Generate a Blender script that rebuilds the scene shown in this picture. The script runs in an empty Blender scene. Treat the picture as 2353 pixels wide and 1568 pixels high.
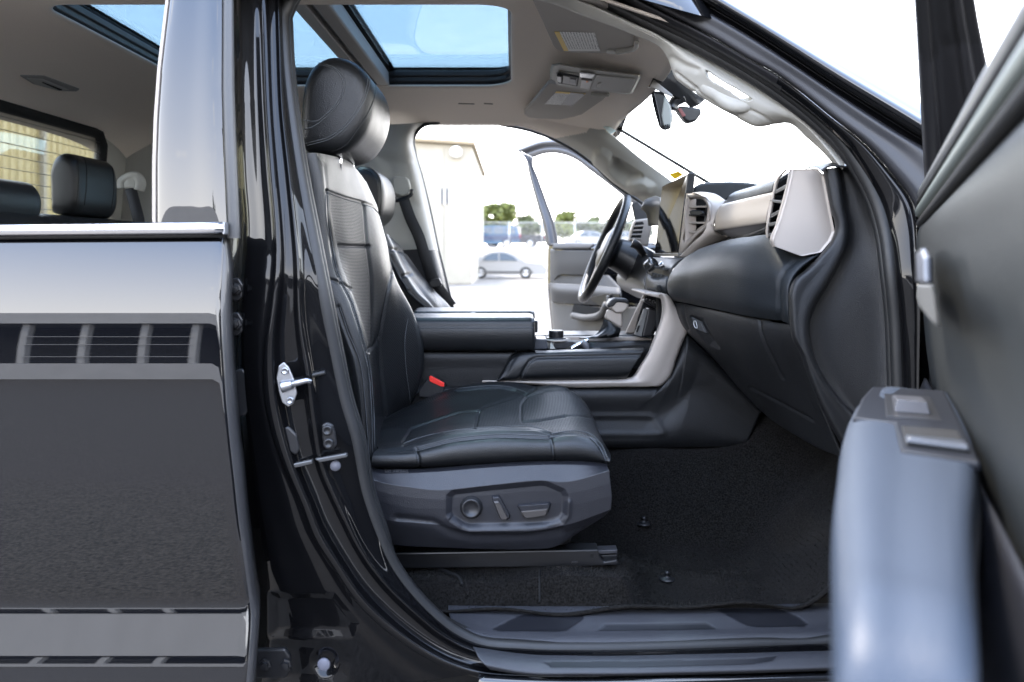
import bpy, bmesh, math, random
import numpy as np
from mathutils import Vector, Matrix
from mathutils.bvhtree import BVHTree
random.seed(7); rng = np.random.default_rng(7)
C = bpy.context.scene.collection
SC = bpy.context.scene
R = math.radians

# ---------------------------------------------------------------- camera
F, CX, HY, ZC = 1800.0, 1176.5, 580.0, 1.40      # focal length and eye line measured on a 2353 px wide print of the photo
cam_d = bpy.data.cameras.new('camera'); cam = bpy.data.objects.new('camera', cam_d); C.objects.link(cam)
cam.location = (0, 0, ZC); cam.rotation_euler = (R(90), 0, 0)
cam_d.sensor_width = 36; cam_d.lens = 36 * F / 2353.0
cam_d.shift_y = -(784.5 - HY) / 2353.0
cam_d.clip_start = 0.02; cam_d.clip_end = 2000
cam_d.dof.use_dof = True; cam_d.dof.focus_distance = 1.95; cam_d.dof.aperture_fstop = 3.3
SC.camera = cam

# ---------------------------------------------------------------- sky, sun, exposure
SUN_EL, SUN_AZ = 64.0, -30.0                        # azimuth from +Y (beyond the truck) towards +X
w = bpy.data.worlds.new('World'); SC.world = w; w.use_nodes = True
nt = w.node_tree; nt.nodes.clear()
def wn(t, **k):
    n = nt.nodes.new(t)
    for a, b in k.items(): setattr(n, a, b)
    return n
sky = wn('ShaderNodeTexSky', sky_type='NISHITA'); sky.sun_disc = False
sky.sun_elevation = R(SUN_EL); sky.sun_rotation = R(SUN_AZ); sky.dust_density = 2.0; sky.altitude = 200
tc = wn('ShaderNodeTexCoord'); mp = wn('ShaderNodeMapping'); mp.inputs['Scale'].default_value = (1.0, 1.0, 2.2)
mp.inputs['Location'].default_value = (.35, .1, 0)
nz = wn('ShaderNodeTexNoise'); nz.inputs['Scale'].default_value = 2.6; nz.inputs['Detail'].default_value = 7; nz.inputs['Roughness'].default_value = .55
cr = wn('ShaderNodeValToRGB'); cr.color_ramp.elements[0].position = .56; cr.color_ramp.elements[1].position = .74
sx = wn('ShaderNodeSeparateXYZ'); mr = wn('ShaderNodeMapRange'); mr.inputs['From Min'].default_value = .02; mr.inputs['From Max'].default_value = .55
mr.inputs['To Min'].default_value = .85; mr.inputs['To Max'].default_value = .0
mx0 = wn('ShaderNodeMath', operation='MAXIMUM')
mix = wn('ShaderNodeMix', data_type='RGBA'); mix.inputs[7].default_value = (15.6, 14.8, 13.6, 1)
bg = wn('ShaderNodeBackground'); bg.inputs['Strength'].default_value = .145
wo = wn('ShaderNodeOutputWorld')
L = nt.links.new
L(tc.outputs['Generated'], mp.inputs[0]); L(mp.outputs[0], nz.inputs[0]); L(nz.outputs['Fac'], cr.inputs[0])
L(tc.outputs['Generated'], sx.inputs[0]); L(sx.outputs[2], mr.inputs[0])
L(cr.outputs[0], mx0.inputs[0]); L(mr.outputs[0], mx0.inputs[1])
L(mx0.outputs[0], mix.inputs[0]); hz_ = wn('ShaderNodeMix', data_type='RGBA'); hz_.inputs[0].default_value = .64; hz_.inputs[7].default_value = (6.6, 8.5, 12.6, 1)   # thin bright haze over the whole sky
L(sky.outputs[0], hz_.inputs[6]); L(hz_.outputs[2], mix.inputs[6]); L(mix.outputs[2], bg.inputs[0]); L(bg.outputs[0], wo.inputs[0])
sd = bpy.data.lights.new('sun', 'SUN'); sd.energy = 1.5; sd.angle = R(10); sd.color = (1, .91, .78)
sun = bpy.data.objects.new('sun', sd); C.objects.link(sun)
dirv = Vector((math.sin(R(SUN_AZ)) * math.cos(R(SUN_EL)), math.cos(R(SUN_AZ)) * math.cos(R(SUN_EL)), math.sin(R(SUN_EL))))
sun.rotation_euler = dirv.to_track_quat('Z', 'Y').to_euler(); sun.location = (0, 6, 12)
vs = SC.view_settings; vs.view_transform = 'Standard'; vs.look = 'None'; vs.exposure = 2.55; vs.gamma = 1; vs.use_curve_mapping = False
SC.render.engine = 'CYCLES'; cy = SC.cycles
cy.use_denoising = True; cy.max_bounces = 10; cy.diffuse_bounces = 5; cy.glossy_bounces = 4; cy.transmission_bounces = 4
cy.transparent_max_bounces = 12; cy.sample_clamp_indirect = 8; cy.caustics_reflective = False; cy.caustics_refractive = False

# ---------------------------------------------------------------- helpers: measured points
K1, K2 = .33706, .35904
V = {'': (0, 0, 1), 'c1': (0, 0, K1), 'c2': (631.9, 0, K1), 'c3': (1148.9, 0, K1), 'c4': (1723.4, 0, K1), 'c5': (0, 488.3, K1), 'c6': (574.5, 402.1, K1),
     'd1': (919.1, 517, K1), 'd2': (1321.3, 344.7, K1), 'd3': (1723.4, 517, K1), 'e1': (0, 1005.3, K2), 'e2': (517, 1005.3, K2), 'e3': (1091.5, 1005.3, K2), 'e4': (1665.9, 1005.3, K2), 'g1': (781.3, 827.2, .32243)}
def px(v, pts):
    ox, oy, k = V[v]
    return [(ox + p[0] * k, oy + p[1] * k) + tuple(p[2:]) for p in pts]
def P(x, y, d): return Vector(((x - CX) * d / F, d, ZC - (y - HY) * d / F))
def W(v, pts, d=None): return [P(p[0], p[1], (p[2] if len(p) > 2 else d)) for p in px(v, pts)]
def Ys(z): return 1.50 + .20 * max(0, z - 1.35)          # how far the body side stands from the eye, by height
def S(v, pts, off=0.0):
    out = []
    for p in px(v, pts):
        o = off + (p[2] if len(p) > 2 else 0); d = 1.55
        for _ in range(6): d = Ys(ZC - (p[1] - HY) * d / F) + o
        out.append(P(p[0], p[1], d))
    return out
# the open near door: s = distance from its hinge, t = inboard offset
TH = R(66); DH = Vector((.80, 1.50, 0)); DE = Vector((-math.cos(TH), -math.sin(TH), 0)); DN = Vector((-math.sin(TH), math.cos(TH), 0))
def D(s, t, z): return DH + DE * s + DN * t + Vector((0, 0, z))
def PD(v, pts, t=None):
    out = []
    for p in px(v, pts):
        tt = p[2] if len(p) > 2 else t
        k = (p[0] - CX) / F
        s = (k * (DH.y + tt * DN.y) - DH.x - tt * DN.x) / (DE.x - k * DE.y)
        q = D(s, tt, 0); out.append(P(p[0], p[1], q.y))
    return out

# ---------------------------------------------------------------- helpers: objects
WL = {}
def link(o, parent=None, loc=None):
    C.objects.link(o)
    base = Vector(loc) if loc else Vector((0, 0, 0))
    WL[o.name] = base
    if parent is not None:
        o.parent = parent; o.matrix_parent_inverse = Matrix.Translation(-WL[parent.name])
    if loc: o.location = base
    return o
def empty(name, loc, parent=None, label=None, cat=None, group=None):
    o = bpy.data.objects.new(name, None); o.empty_display_size = .1; link(o, parent, loc)
    return tag(o, label, cat, group)
def tag(o, label=None, cat=None, group=None, kind=None):
    if label: o['label'] = label
    if cat: o['category'] = cat
    if group: o['group'] = group
    if kind: o['kind'] = kind
    return o
def mesh(name, verts, faces, mats, parent=None, smooth=False, uv=None, bevel=0, seg=2, thick=0, fix=False, angle=None):
    me = bpy.data.meshes.new(name)
    me.from_pydata([tuple(v) for v in verts], [], [tuple(f) for f in faces])
    if fix:
        bm = bmesh.new(); bm.from_mesh(me); bmesh.ops.recalc_face_normals(bm, faces=bm.faces); bm.to_mesh(me); bm.free()
    for m in (mats if isinstance(mats, (list, tuple)) else [mats]): me.materials.append(m)
    if smooth: me.polygons.foreach_set('use_smooth', [True] * len(me.polygons))
    if uv is not None:
        ul = me.uv_layers.new(name='UVMap'); li = np.zeros(len(me.loops), dtype=np.int32); me.loops.foreach_get('vertex_index', li)
        ul.data.foreach_set('uv', np.asarray(uv, dtype=np.float32)[li].ravel())
    me.update()
    o = bpy.data.objects.new(name, me); link(o, parent)
    if thick:
        s = o.modifiers.new('thickness', 'SOLIDIFY'); s.thickness = abs(thick); s.offset = -1 if thick > 0 else 1
    if bevel:
        b = o.modifiers.new('bevel', 'BEVEL'); b.width = bevel; b.segments = seg; b.limit_method = 'ANGLE'; b.angle_limit = R(28)
        if smooth or angle: b.harden_normals = False
    return o
def spl(pts, n, lin=False):
    p = np.array([tuple(q) for q in pts], float)
    if len(p) == 1: return np.repeat(p, n, 0)
    d = np.r_[0, np.cumsum(np.maximum(np.linalg.norm(np.diff(p, axis=0), axis=1), 1e-6))]
    t = np.linspace(0, d[-1], n)
    if lin or len(p) == 2: return np.stack([np.interp(t, d, p[:, i]) for i in range(p.shape[1])], 1)
    m = np.zeros_like(p); h = np.diff(d)[:, None]; sl = np.diff(p, axis=0) / h
    m[1:-1] = (sl[:-1] * h[1:] + sl[1:] * h[:-1]) / (h[1:] + h[:-1]); m[0] = sl[0]; m[-1] = sl[-1]
    i = np.clip(np.searchsorted(d, t, side='right') - 1, 0, len(d) - 2)
    hh = h[i]; u = ((t - d[i])[:, None]) / hh
    return (2*u**3-3*u**2+1)*p[i] + (u**3-2*u**2+u)*hh*m[i] + (-2*u**3+3*u**2)*p[i+1] + (u**3-u**2)*hh*m[i+1]
def seen(g): return CX + F * g[..., 0] / g[..., 1], HY - F * (g[..., 2] - ZC) / g[..., 1]
def dist_line(x, y, line):
    best = np.full(x.shape, 1e9)
    for (ax, ay), (bx, by) in zip(line[:-1], line[1:]):
        vx, vy = bx - ax, by - ay; l2 = vx*vx + vy*vy + 1e-9
        t = np.clip(((x-ax)*vx + (y-ay)*vy) / l2, 0, 1)
        best = np.minimum(best, np.hypot(x-ax-t*vx, y-ay-t*vy))
    return best
def inside(x, y, poly):
    c = np.zeros(x.shape, bool); n = len(poly)
    for i in range(n):
        (ax, ay), (bx, by) = poly[i], poly[i-1]
        if ay == by: continue
        c ^= ((ay > y) != (by > y)) & (x < (bx-ax)*(y-ay)/(by-ay)+ax)
    return c
BV = {}
def loft(name, cols, nu, nv, mats, parent=None, grooves=(), regions=(), zones=(), skip=None, thick=0, linu=False, linv=False, fn=None, face=1, smooth=True, closed=False):
    """surface through the given lines; grooves and regions press real relief into it"""
    A = np.stack([spl(c, nv, linv) for c in cols], 1)           # nv, k, 3
    G = np.stack([spl(r, nu, linu) for r in A], 0)              # nv, nu, 3
    if fn: G = fn(G)
    gu = np.gradient(G, axis=1); gv = np.gradient(G, axis=0)
    N = np.cross(gu, gv); N /= np.linalg.norm(N, axis=2, keepdims=True) + 1e-12
    eye = np.array([0, 0, ZC]) - G
    flip = (N * eye).sum(2).mean() * face < 0
    if flip: N = -N
    x, y = seen(G); disp = np.zeros(x.shape)
    for line, wd, dp in grooves: disp -= dp * np.exp(-(dist_line(x, y, line) / wd) ** 2)
    for poly, fall, h in regions:
        d = dist_line(x, y, list(poly) + [poly[0]]); ins = inside(x, y, poly)
        disp += h * np.clip(.5 + np.where(ins, d, -d) / fall * .5, 0, 1)
    G = G + N * disp[..., None]
    lu = np.linalg.norm(np.diff(G, axis=1), axis=2).mean(0); lv = np.linalg.norm(np.diff(G, axis=0), axis=2).mean(1)
    U, Vv = np.meshgrid(np.r_[0, np.cumsum(lu)], np.r_[0, np.cumsum(lv)])
    idx = np.arange(nu * nv).reshape(nv, nu)
    f = np.stack([idx[:-1, :-1], idx[:-1, 1:], idx[1:, 1:], idx[1:, :-1]], -1).reshape(-1, 4)
    if flip: f = f[:, ::-1]
    cx, cyy = x.ravel()[f].mean(1), y.ravel()[f].mean(1)
    mi = np.zeros(len(f), int)
    for poly, k in zones: mi[inside(cx, cyy, poly)] = k
    if skip is not None:
        keep = ~inside(cx, cyy, skip); f = f[keep]; mi = mi[keep]
    vt = G.reshape(-1, 3)
    o = mesh(name, vt, f.tolist(), mats, parent, smooth, np.stack([U.ravel(), Vv.ravel()], 1), thick=thick)
    if zones: o.data.polygons.foreach_set('material_index', mi.astype(np.int32)); o.data.update()
    BV[o.name] = BVHTree.FromPolygons([tuple(v) for v in vt], [tuple(q) for q in f.tolist()])
    return o
def on(o, x, y, lift=0.0):
    d = Vector(((x-CX)/F, 1, -(y-HY)/F)).normalized(); e = Vector((0, 0, ZC))
    h = BV[o.name].ray_cast(e, d)
    if h[0] is None: return None, None
    n = h[1] if h[1].dot(d) < 0 else -h[1]
    return h[0] + n * lift, n
def onl(o, v, pts, lift=0.0, n=40):
    q = [on(o, a, b, lift)[0] for a, b in spl([(p[0], p[1]) for p in px(v, pts)], n)]
    return [a for a in q if a is not None]
def tube(name, pts, r, mat, parent=None, n=8, m=None, closed=False, flat=None, caps=True, smooth=True):
    m = m or max(8, len(pts) * 5)
    pts = [tuple(p) for p in pts]
    p = spl(pts + [pts[0]], m + 1)[:-1] if closed else spl(pts, m)
    rr = spl([(a,) for a in r], len(p), True)[:, 0] if isinstance(r, (list, tuple)) else np.full(len(p), r)
    tg = np.gradient(p, axis=0)
    if closed: tg = np.roll(p, -1, 0) - np.roll(p, 1, 0)
    tg /= np.linalg.norm(tg, axis=1, keepdims=True) + 1e-12
    up = np.array(flat[:3], float) if flat else np.array([.13, .31, .94])
    vs_, uv = [], []; ln = np.r_[0, np.cumsum(np.linalg.norm(np.diff(p, axis=0), axis=1))]
    sq = flat[3] if flat else 1.0
    a = up
    for i in range(len(p)):
        if flat is None and i > 0: up = a
        a = up - tg[i] * np.dot(up, tg[i]); a /= np.linalg.norm(a) + 1e-12
        b = np.cross(tg[i], a)
        for k in range(n):
            th = 2 * math.pi * k / n
            vs_.append(p[i] + rr[i] * (math.cos(th) * a * sq + math.sin(th) * b)); uv.append((ln[i], k / n))
    fs = []
    for i in range(len(p) - (0 if closed else 1)):
        j = (i + 1) % len(p)
        for k in range(n): fs.append((i*n+k, i*n+(k+1) % n, j*n+(k+1) % n, j*n+k))
    if caps and not closed:
        fs.append(tuple(range(n))[::-1]); fs.append(tuple((len(p)-1)*n+k for k in range(n)))
    return mesh(name, vs_, fs, mat, parent, smooth, uv, fix=True)
def rings(name, loops, mats, parent=None, smooth=True, cap0=True, cap1=True, bevel=0):
    n = len(loops[0]); vs_ = [tuple(p) for l in loops for p in l]; fs = []
    for i in range(len(loops) - 1):
        for k in range(n): fs.append((i*n+k, i*n+(k+1) % n, (i+1)*n+(k+1) % n, (i+1)*n+k))
    if cap0: fs.append(tuple(range(n))[::-1])
    if cap1: fs.append(tuple((len(loops)-1)*n+k for k in range(n)))
    return mesh(name, vs_, fs, mats, parent, smooth, fix=True, bevel=bevel)
def slab(name, poly, vec, mat, parent=None, bevel=.002, seg=2):
    vec = Vector(vec); return rings(name, [[Vector(p) for p in poly], [Vector(p) + vec for p in poly]], mat, parent, smooth=False, bevel=bevel)
def box(name, lo, hi, mat, parent=None, bevel=.003, rot=None):
    (x0, y0, z0), (x1, y1, z1) = lo, hi
    c = Vector(((x0+x1)/2, (y0+y1)/2, (z0+z1)/2)); M_ = Matrix.Identity(3) if rot is None else rot
    vs_ = [c + M_ @ (Vector((x, y, z)) - c) for x in (x0, x1) for y in (y0, y1) for z in (z0, z1)]
    fs = [(0,1,3,2),(4,6,7,5),(0,4,5,1),(2,3,7,6),(0,2,6,4),(1,5,7,3)]
    return mesh(name, vs_, fs, mat, parent, bevel=bevel, fix=True)
def disc(name, c, axis, prof, mat, parent=None, n=24, smooth=True):
    """lathe: prof = [(radius, height along axis)]"""
    c = Vector(c); a = Vector(axis).normalized(); u = a.orthogonal().normalized(); v = a.cross(u)
    loops = [[c + a*h + (u*math.cos(2*math.pi*k/n) + v*math.sin(2*math.pi*k/n))*r for k in range(n)] for r, h in prof]
    return rings(name, loops, mat, parent, smooth, bevel=0)

# ---------------------------------------------------------------- materials
def M(name, col, rough=.5, metal=0, bump=(), vary=0, vscale=40, spec=.4, coat=0, coatr=.03, sheen=0, rvary=0, vdet=4, cior=1.5):
    m = bpy.data.materials.new(name); m.use_nodes = True; n = m.node_tree; b = n.nodes['Principled BSDF']
    c = (col if len(col) == 4 else (*col, 1)); b.inputs['Base Color'].default_value = c
    b.inputs['Roughness'].default_value = rough; b.inputs['Metallic'].default_value = metal; b.inputs['Specular IOR Level'].default_value = spec
    if coat: b.inputs['Coat Weight'].default_value = coat; b.inputs['Coat Roughness'].default_value = coatr; b.inputs['Coat IOR'].default_value = cior
    if sheen: b.inputs['Sheen Weight'].default_value = sheen
    t = n.nodes.new('ShaderNodeTexCoord'); prev = None
    for kind, sc, st in bump:
        if kind == 'noise': x = n.nodes.new('ShaderNodeTexNoise'); x.inputs['Scale'].default_value = sc; x.inputs['Detail'].default_value = 3; out = x.outputs['Fac']
        elif kind == 'cell': x = n.nodes.new('ShaderNodeTexVoronoi'); x.inputs['Scale'].default_value = sc; x.feature = 'SMOOTH_F1'; out = x.outputs['Distance']
        elif kind == 'wave': x = n.nodes.new('ShaderNodeTexWave'); x.inputs['Scale'].default_value = sc; x.inputs['Distortion'].default_value = .4; out = x.outputs['Fac']
        n.links.new(t.outputs['Object'], x.inputs['Vector'])
        bp = n.nodes.new('ShaderNodeBump'); bp.inputs['Strength'].default_value = st; bp.inputs['Distance'].default_value = .002
        n.links.new(out, bp.inputs['Height'])
        if prev: n.links.new(prev.outputs[0], bp.inputs['Normal'])
        prev = bp
    if prev: n.links.new(prev.outputs[0], b.inputs['Normal'])
    if vary or rvary:
        x = n.nodes.new('ShaderNodeTexNoise'); x.inputs['Scale'].default_value = vscale; x.inputs['Detail'].default_value = vdet
        n.links.new(t.outputs['Object'], x.inputs['Vector'])
        if vary:
            r_ = n.nodes.new('ShaderNodeValToRGB'); e = r_.color_ramp.elements
            e[0].position = .3; e[1].position = .7
            e[0].color = tuple(v*(1-vary) for v in c[:3]) + (1,); e[1].color = tuple(min(1, v*(1+vary)) for v in c[:3]) + (1,)
            n.links.new(x.outputs['Fac'], r_.inputs[0]); n.links.new(r_.outputs[0], b.inputs['Base Color'])
        if rvary:
            q = n.nodes.new('ShaderNodeMapRange'); q.inputs['To Min'].default_value = max(0, rough-rvary); q.inputs['To Max'].default_value = rough+rvary
            n.links.new(x.outputs['Fac'], q.inputs[0]); n.links.new(q.outputs[0], b.inputs['Roughness'])
    return m
def perforated(name, col, rough, pitch, hole, stagger=True, dark=.15, base_bump=True):
    m = M(name, col, rough, bump=[('cell', 900, .12)]); n = m.node_tree; b = n.nodes['Principled BSDF']; Ln = n.links.new
    uvn = n.nodes.new('ShaderNodeTexCoord'); mp_ = n.nodes.new('ShaderNodeMapping'); mp_.inputs['Scale'].default_value = (1/pitch, 1/pitch, 1)
    mp_.inputs['Rotation'].default_value = (0, 0, R(45) if stagger else 0)
    fr = n.nodes.new('ShaderNodeVectorMath'); fr.operation = 'FRACTION'; su = n.nodes.new('ShaderNodeVectorMath'); su.operation = 'SUBTRACT'; su.inputs[1].default_value = (.5, .5, 0)
    le = n.nodes.new('ShaderNodeVectorMath'); le.operation = 'LENGTH'; q = n.nodes.new('ShaderNodeMapRange')
    q.inputs['From Min'].default_value = hole*.7; q.inputs['From Max'].default_value = hole*1.2
    mxx = n.nodes.new('ShaderNodeMix'); mxx.data_type = 'RGBA'; mxx.inputs[6].default_value = tuple(v*dark for v in col) + (1,); mxx.inputs[7].default_value = (*col, 1)
    Ln(uvn.outputs['UV'], mp_.inputs[0]); Ln(mp_.outputs[0], fr.inputs[0]); Ln(fr.outputs[0], su.inputs[0]); Ln(su.outputs[0], le.inputs[0]); Ln(le.outputs['Value'], q.inputs[0])
    Ln(q.outputs[0], mxx.inputs[0]); Ln(mxx.outputs[2], b.inputs['Base Color'])
    bp = n.nodes.new('ShaderNodeBump'); bp.inputs['Strength'].default_value = .5; bp.inputs['Distance'].default_value = .0015; Ln(q.outputs[0], bp.inputs['Height']); Ln(bp.outputs[0], b.inputs['Normal'])
    mu = n.nodes.new('ShaderNodeMath'); mu.operation = 'MULTIPLY'; mu.inputs[1].default_value = .36; Ln(q.outputs[0], mu.inputs[0]); Ln(mu.outputs[0], b.inputs['Specular IOR Level'])
    return m
def stitch_mat(name, dark, light, pitch):
    m = M(name, dark, .6); n = m.node_tree; b = n.nodes['Principled BSDF']; Ln = n.links.new
    t = n.nodes.new('ShaderNodeTexCoord'); s_ = n.nodes.new('ShaderNodeSeparateXYZ'); d_ = n.nodes.new('ShaderNodeMath'); d_.operation = 'DIVIDE'; d_.inputs[1].default_value = pitch
    f_ = n.nodes.new('ShaderNodeMath'); f_.operation = 'FRACT'; g_ = n.nodes.new('ShaderNodeMath'); g_.operation = 'GREATER_THAN'; g_.inputs[1].default_value = .3
    x_ = n.nodes.new('ShaderNodeMix'); x_.data_type = 'RGBA'; x_.inputs[6].default_value = (*dark, 1); x_.inputs[7].default_value = (*light, 1)
    Ln(t.outputs['UV'], s_.inputs[0]); Ln(s_.outputs[0], d_.inputs[0]); Ln(d_.outputs[0], f_.inputs[0]); Ln(f_.outputs[0], g_.inputs[0]); Ln(g_.outputs[0], x_.inputs[0]); Ln(x_.outputs[2], b.inputs['Base Color'])
    return m
def glass(name, tint, refl=1.0):
    m = bpy.data.materials.new(name); m.use_nodes = True; n = m.node_tree; n.nodes.clear(); Ln = n.links.new
    tr = n.nodes.new('ShaderNodeBsdfTransparent'); tr.inputs[0].default_value = (*tint, 1); gl = n.nodes.new('ShaderNodeBsdfGlossy'); gl.inputs['Roughness'].default_value = .01
    fr = n.nodes.new('ShaderNodeFresnel'); fr.inputs[0].default_value = 1.45; x = n.nodes.new('ShaderNodeMixShader'); o = n.nodes.new('ShaderNodeOutputMaterial')
    mu = n.nodes.new('ShaderNodeMath'); mu.operation = 'MULTIPLY'; mu.inputs[1].default_value = refl
    Ln(fr.outputs[0], mu.inputs[0]); Ln(mu.outputs[0], x.inputs[0]); Ln(tr.outputs[0], x.inputs[1]); Ln(gl.outputs[0], x.inputs[2]); Ln(x.outputs[0], o.inputs[0])
    return m
m_paint = M('black clear-coated paint', (.0035, .0037, .0045), .30, coat=1.0, coatr=.012, cior=1.68, spec=.0, bump=[('noise', 300, .004)], rvary=.06, vscale=300)
m_paintj = M('black jamb paint', (.002, .002, .0024), .5, coat=.62, coatr=.035, spec=.05, bump=[('noise', 160, .03)])
m_satin = M('satin black tape', (.016, .016, .018), .38, bump=[('noise', 700, .05)])
m_rubber = M('black rubber', (.013, .013, .013), .46, bump=[('noise', 500, .06)], rvary=.08, vscale=90)
m_chrome = M('polished chrome', (.86, .86, .88), .08, 1)
m_zinc = M('zinc plated steel', (.33, .34, .36), .34, 1, rvary=.12, vscale=200)
m_steelb = M('black steel', (.012, .012, .013), .32, bump=[('noise', 300, .05)])
m_leath = M('black leather', (.0075, .0082, .009), .35, bump=[('cell', 560, .35), ('noise', 22, .03)], rvary=.06, vscale=18)
m_perf = perforated('perforated black leather', (.008, .0085, .0093), .36, .0052, .26)
m_mesh = perforated('ribbed black seat fabric', (.012, .012, .013), .46, .0036, .30, False, .65)
m_stitch = stitch_mat('grey thread', (.008, .008, .009), (.075, .08, .085), .0046)
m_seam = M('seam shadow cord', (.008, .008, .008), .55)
m_plast = M('dark grained plastic', (.0085, .0088, .0095), .43, bump=[('cell', 760, .4)], rvary=.05, vscale=30)
m_plastb = M('smooth black plastic', (.012, .012, .013), .36, bump=[('noise', 500, .04)])
m_plastg = M('charcoal grained plastic', (.0155, .016, .0195), .36, bump=[('cell', 760, .3)], rvary=.05, vscale=30)
m_dash = M('soft charcoal dash skin', (.0115, .0135, .0155), .42, spec=.24, bump=[('cell', 700, .3)], rvary=.05, vscale=14)
m_door = M('soft grey door skin', (.055, .056, .057), .5, bump=[('cell', 500, .2)])
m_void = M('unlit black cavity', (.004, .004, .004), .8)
m_silver = M('champagne silver trim', (.345, .305, .268), .5, .4, bump=[('noise', 1500, .05)])
m_liner = M('grey woven headliner', (.80, .71, .62), .9, bump=[('noise', 900, .25)], vary=.06, vscale=500, sheen=.2)
m_trim = M('pale grey pillar trim', (.38, .37, .335), .55, bump=[('cell', 900, .15)])
m_carpet = M('black cut-pile carpet', (.010, .0092, .0085), .95, bump=[('noise', 650, 1.0), ('noise', 60, .6)], vary=.8, vscale=230, spec=.05, sheen=.02, vdet=6)
m_gloss = M('gloss black screen glass', (.004, .004, .005), .05, spec=.8)
m_belt = M('black seat belt webbing', (.014, .014, .015), .6, bump=[('wave', 250, .3)])
m_red = M('red release button', (.75, .03, .02), .4)
m_white = M('white paper', (.75, .75, .73), .7)
m_glass = glass('clear laminated glass', (.93, .96, .95), .6)
m_roofglass = glass('tinted sunroof glass', (.30, .385, .44), .5)
m_backglass = glass('back window glass', (.85, .87, .85), .6)

# ================================================================ the lot: ground, raised lot, buildings, cars, trees
m_asph = M('worn asphalt', (.080, .072, .063), .9, bump=[('noise', 60, .6), ('noise', 7, .3)], vary=.75, vscale=70, vdet=6)
m_conc = M('pale dusty concrete', (.15, .134, .112), .9, bump=[('noise', 30, .4)], vary=.2, vscale=3)
def ground_fn(X, Y):
    t = np.clip((Y - 47) / 9.0, 0, 1); t = t*t*(3-2*t)
    return 1.72 * t
gx = np.r_[-900, -300, np.linspace(-60, 60, 61), 300, 900]; gy = np.r_[-900, -300, -60, np.linspace(-30, 46, 39), np.linspace(47, 56, 10), 60, 80, 120, 300, 1200]
GX, GY = np.meshgrid(gx, gy); GZ = ground_fn(GX, GY) + np.where((np.abs(GX) < 60) & (GY > -30) & (GY < 46), .012*np.sin(GX*.9)*np.cos(GY*.7), 0)
n0 = len(gx); ii = np.arange(GX.size).reshape(GX.shape)
ff = np.stack([ii[:-1, :-1], ii[:-1, 1:], ii[1:, 1:], ii[1:, :-1]], -1).reshape(-1, 4)
g = mesh('ground', np.stack([GX.ravel(), GY.ravel(), GZ.ravel()], 1), ff.tolist(), [m_asph, m_conc], smooth=True); tag(g, kind='structure')
g.data.polygons.foreach_set('material_index', (GY.ravel()[ff].mean(1) > 8).astype(np.int32)); g.data.update()

# pale building seen past the driver's door
m_wallb = M('cream painted siding', (.31, .285, .23), .8, vary=.05, vscale=2)
m_trimb = M('tan roof trim', (.24, .19, .12), .7)
m_pane = M('dark window pane', (.05, .055, .06), .08)
b1 = empty('warehouse', (-8, 36, 0), label='cream flat-walled warehouse with tan roof trim behind the white sedan', cat='building')
YB = 34.0
mesh('wall', [(-16, YB, 0), (-1.75, YB, 0), (-1.75, YB, 6.0), (-16, YB, 6.9), (-16, YB+14, 0), (-1.75, YB+14, 0), (-1.75, YB+14, 6.0), (-16, YB+14, 6.9)],
     [(0,1,2,3),(1,5,6,2),(5,4,7,6),(4,0,3,7),(0,4,5,1)], m_wallb, b1, fix=True)
mesh('roof', [(-16.3, YB-.3, 6.95), (-1.6, YB-.3, 6.02), (-1.6, YB+14.3, 6.02), (-16.3, YB+14.3, 6.95)] + [(-16.3, YB-.3, 7.1), (-1.6, YB-.3, 6.17), (-1.6, YB+14.3, 6.17), (-16.3, YB+14.3, 7.1)],
     [(0,1,2,3),(4,5,6,7),(0,1,5,4),(1,2,6,5),(2,3,7,6),(3,0,4,7)], m_trimb, b1, fix=True)
for k in range(12): box('wall_panel', (-16+k*1.187+.012, YB-.03, .05), (-16+(k+1)*1.187-.012, YB-.004, 5.9), m_wallb, b1, .004)
wn_ = empty('window', (-2.9, YB, 3.6), b1)
box('pane', (-3.12, YB-.06, 3.48), (-2.72, YB-.035, 4.15), m_pane, wn_, 0)
for a in ((-3.16, -3.12), (-2.72, -2.68), (-2.94, -2.90)): box('frame', (a[0], YB-.08, 3.44), (a[1], YB-.032, 4.19), m_white, wn_, .003)
wl = disc('wall_lamp', (-2.42, YB-.05, 5.72), (0, -1, 0), [(.22, 0), (.26, .12), (.24, .25), (.12, .32), (.02, .34)], m_white, b1)

# yellow ribbed building seen through the back window
m_yel = M('yellow ribbed metal siding', (.43, .355, .18), .55, vary=.06, vscale=3)
b2 = empty('metal_building', (-10.5, 15, 0), label='yellow ribbed metal building beyond the back window of the truck', cat='building')
ry = Matrix.Rotation(R(9), 4, 'Z'); o2 = Vector((-9.6, 17.0, 0))
def B2(x, y, z): return o2 + ry @ Vector((-x, y, z))      # x into the building, y along its wall
def b2box(name, x0, y0, z0, x1, y1, z1, mat, par, bev=.004):
    vs_ = [B2(x, y, z) for x in (x0, x1) for y in (y0, y1) for z in (z0, z1)]
    return mesh(name, vs_, [(0,1,3,2),(4,6,7,5),(0,4,5,1),(2,3,7,6),(0,2,6,4),(1,5,7,3)], mat, par, bevel=bev, fix=True)
b2box('wall', .02, -9, 0, 9, 9, 5.6, m_yel, b2)
for k in range(60):
    y = -9 + k*.3
    vs_ = []
    for z in (.05, 5.55): vs_ += [B2(.018, y+.004, z), B2(-.004, y+.05, z), B2(-.004, y+.20, z), B2(-.055, y+.225, z), B2(-.055, y+.27, z), B2(.018, y+.296, z)]
    mesh('wall_panel', vs_, [(0,1,7,6),(1,2,8,7),(2,3,9,8),(3,4,10,9),(4,5,11,10),(0,1,2,3,4,5),(6,7,8,9,10,11)], m_yel, b2, fix=True)
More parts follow.
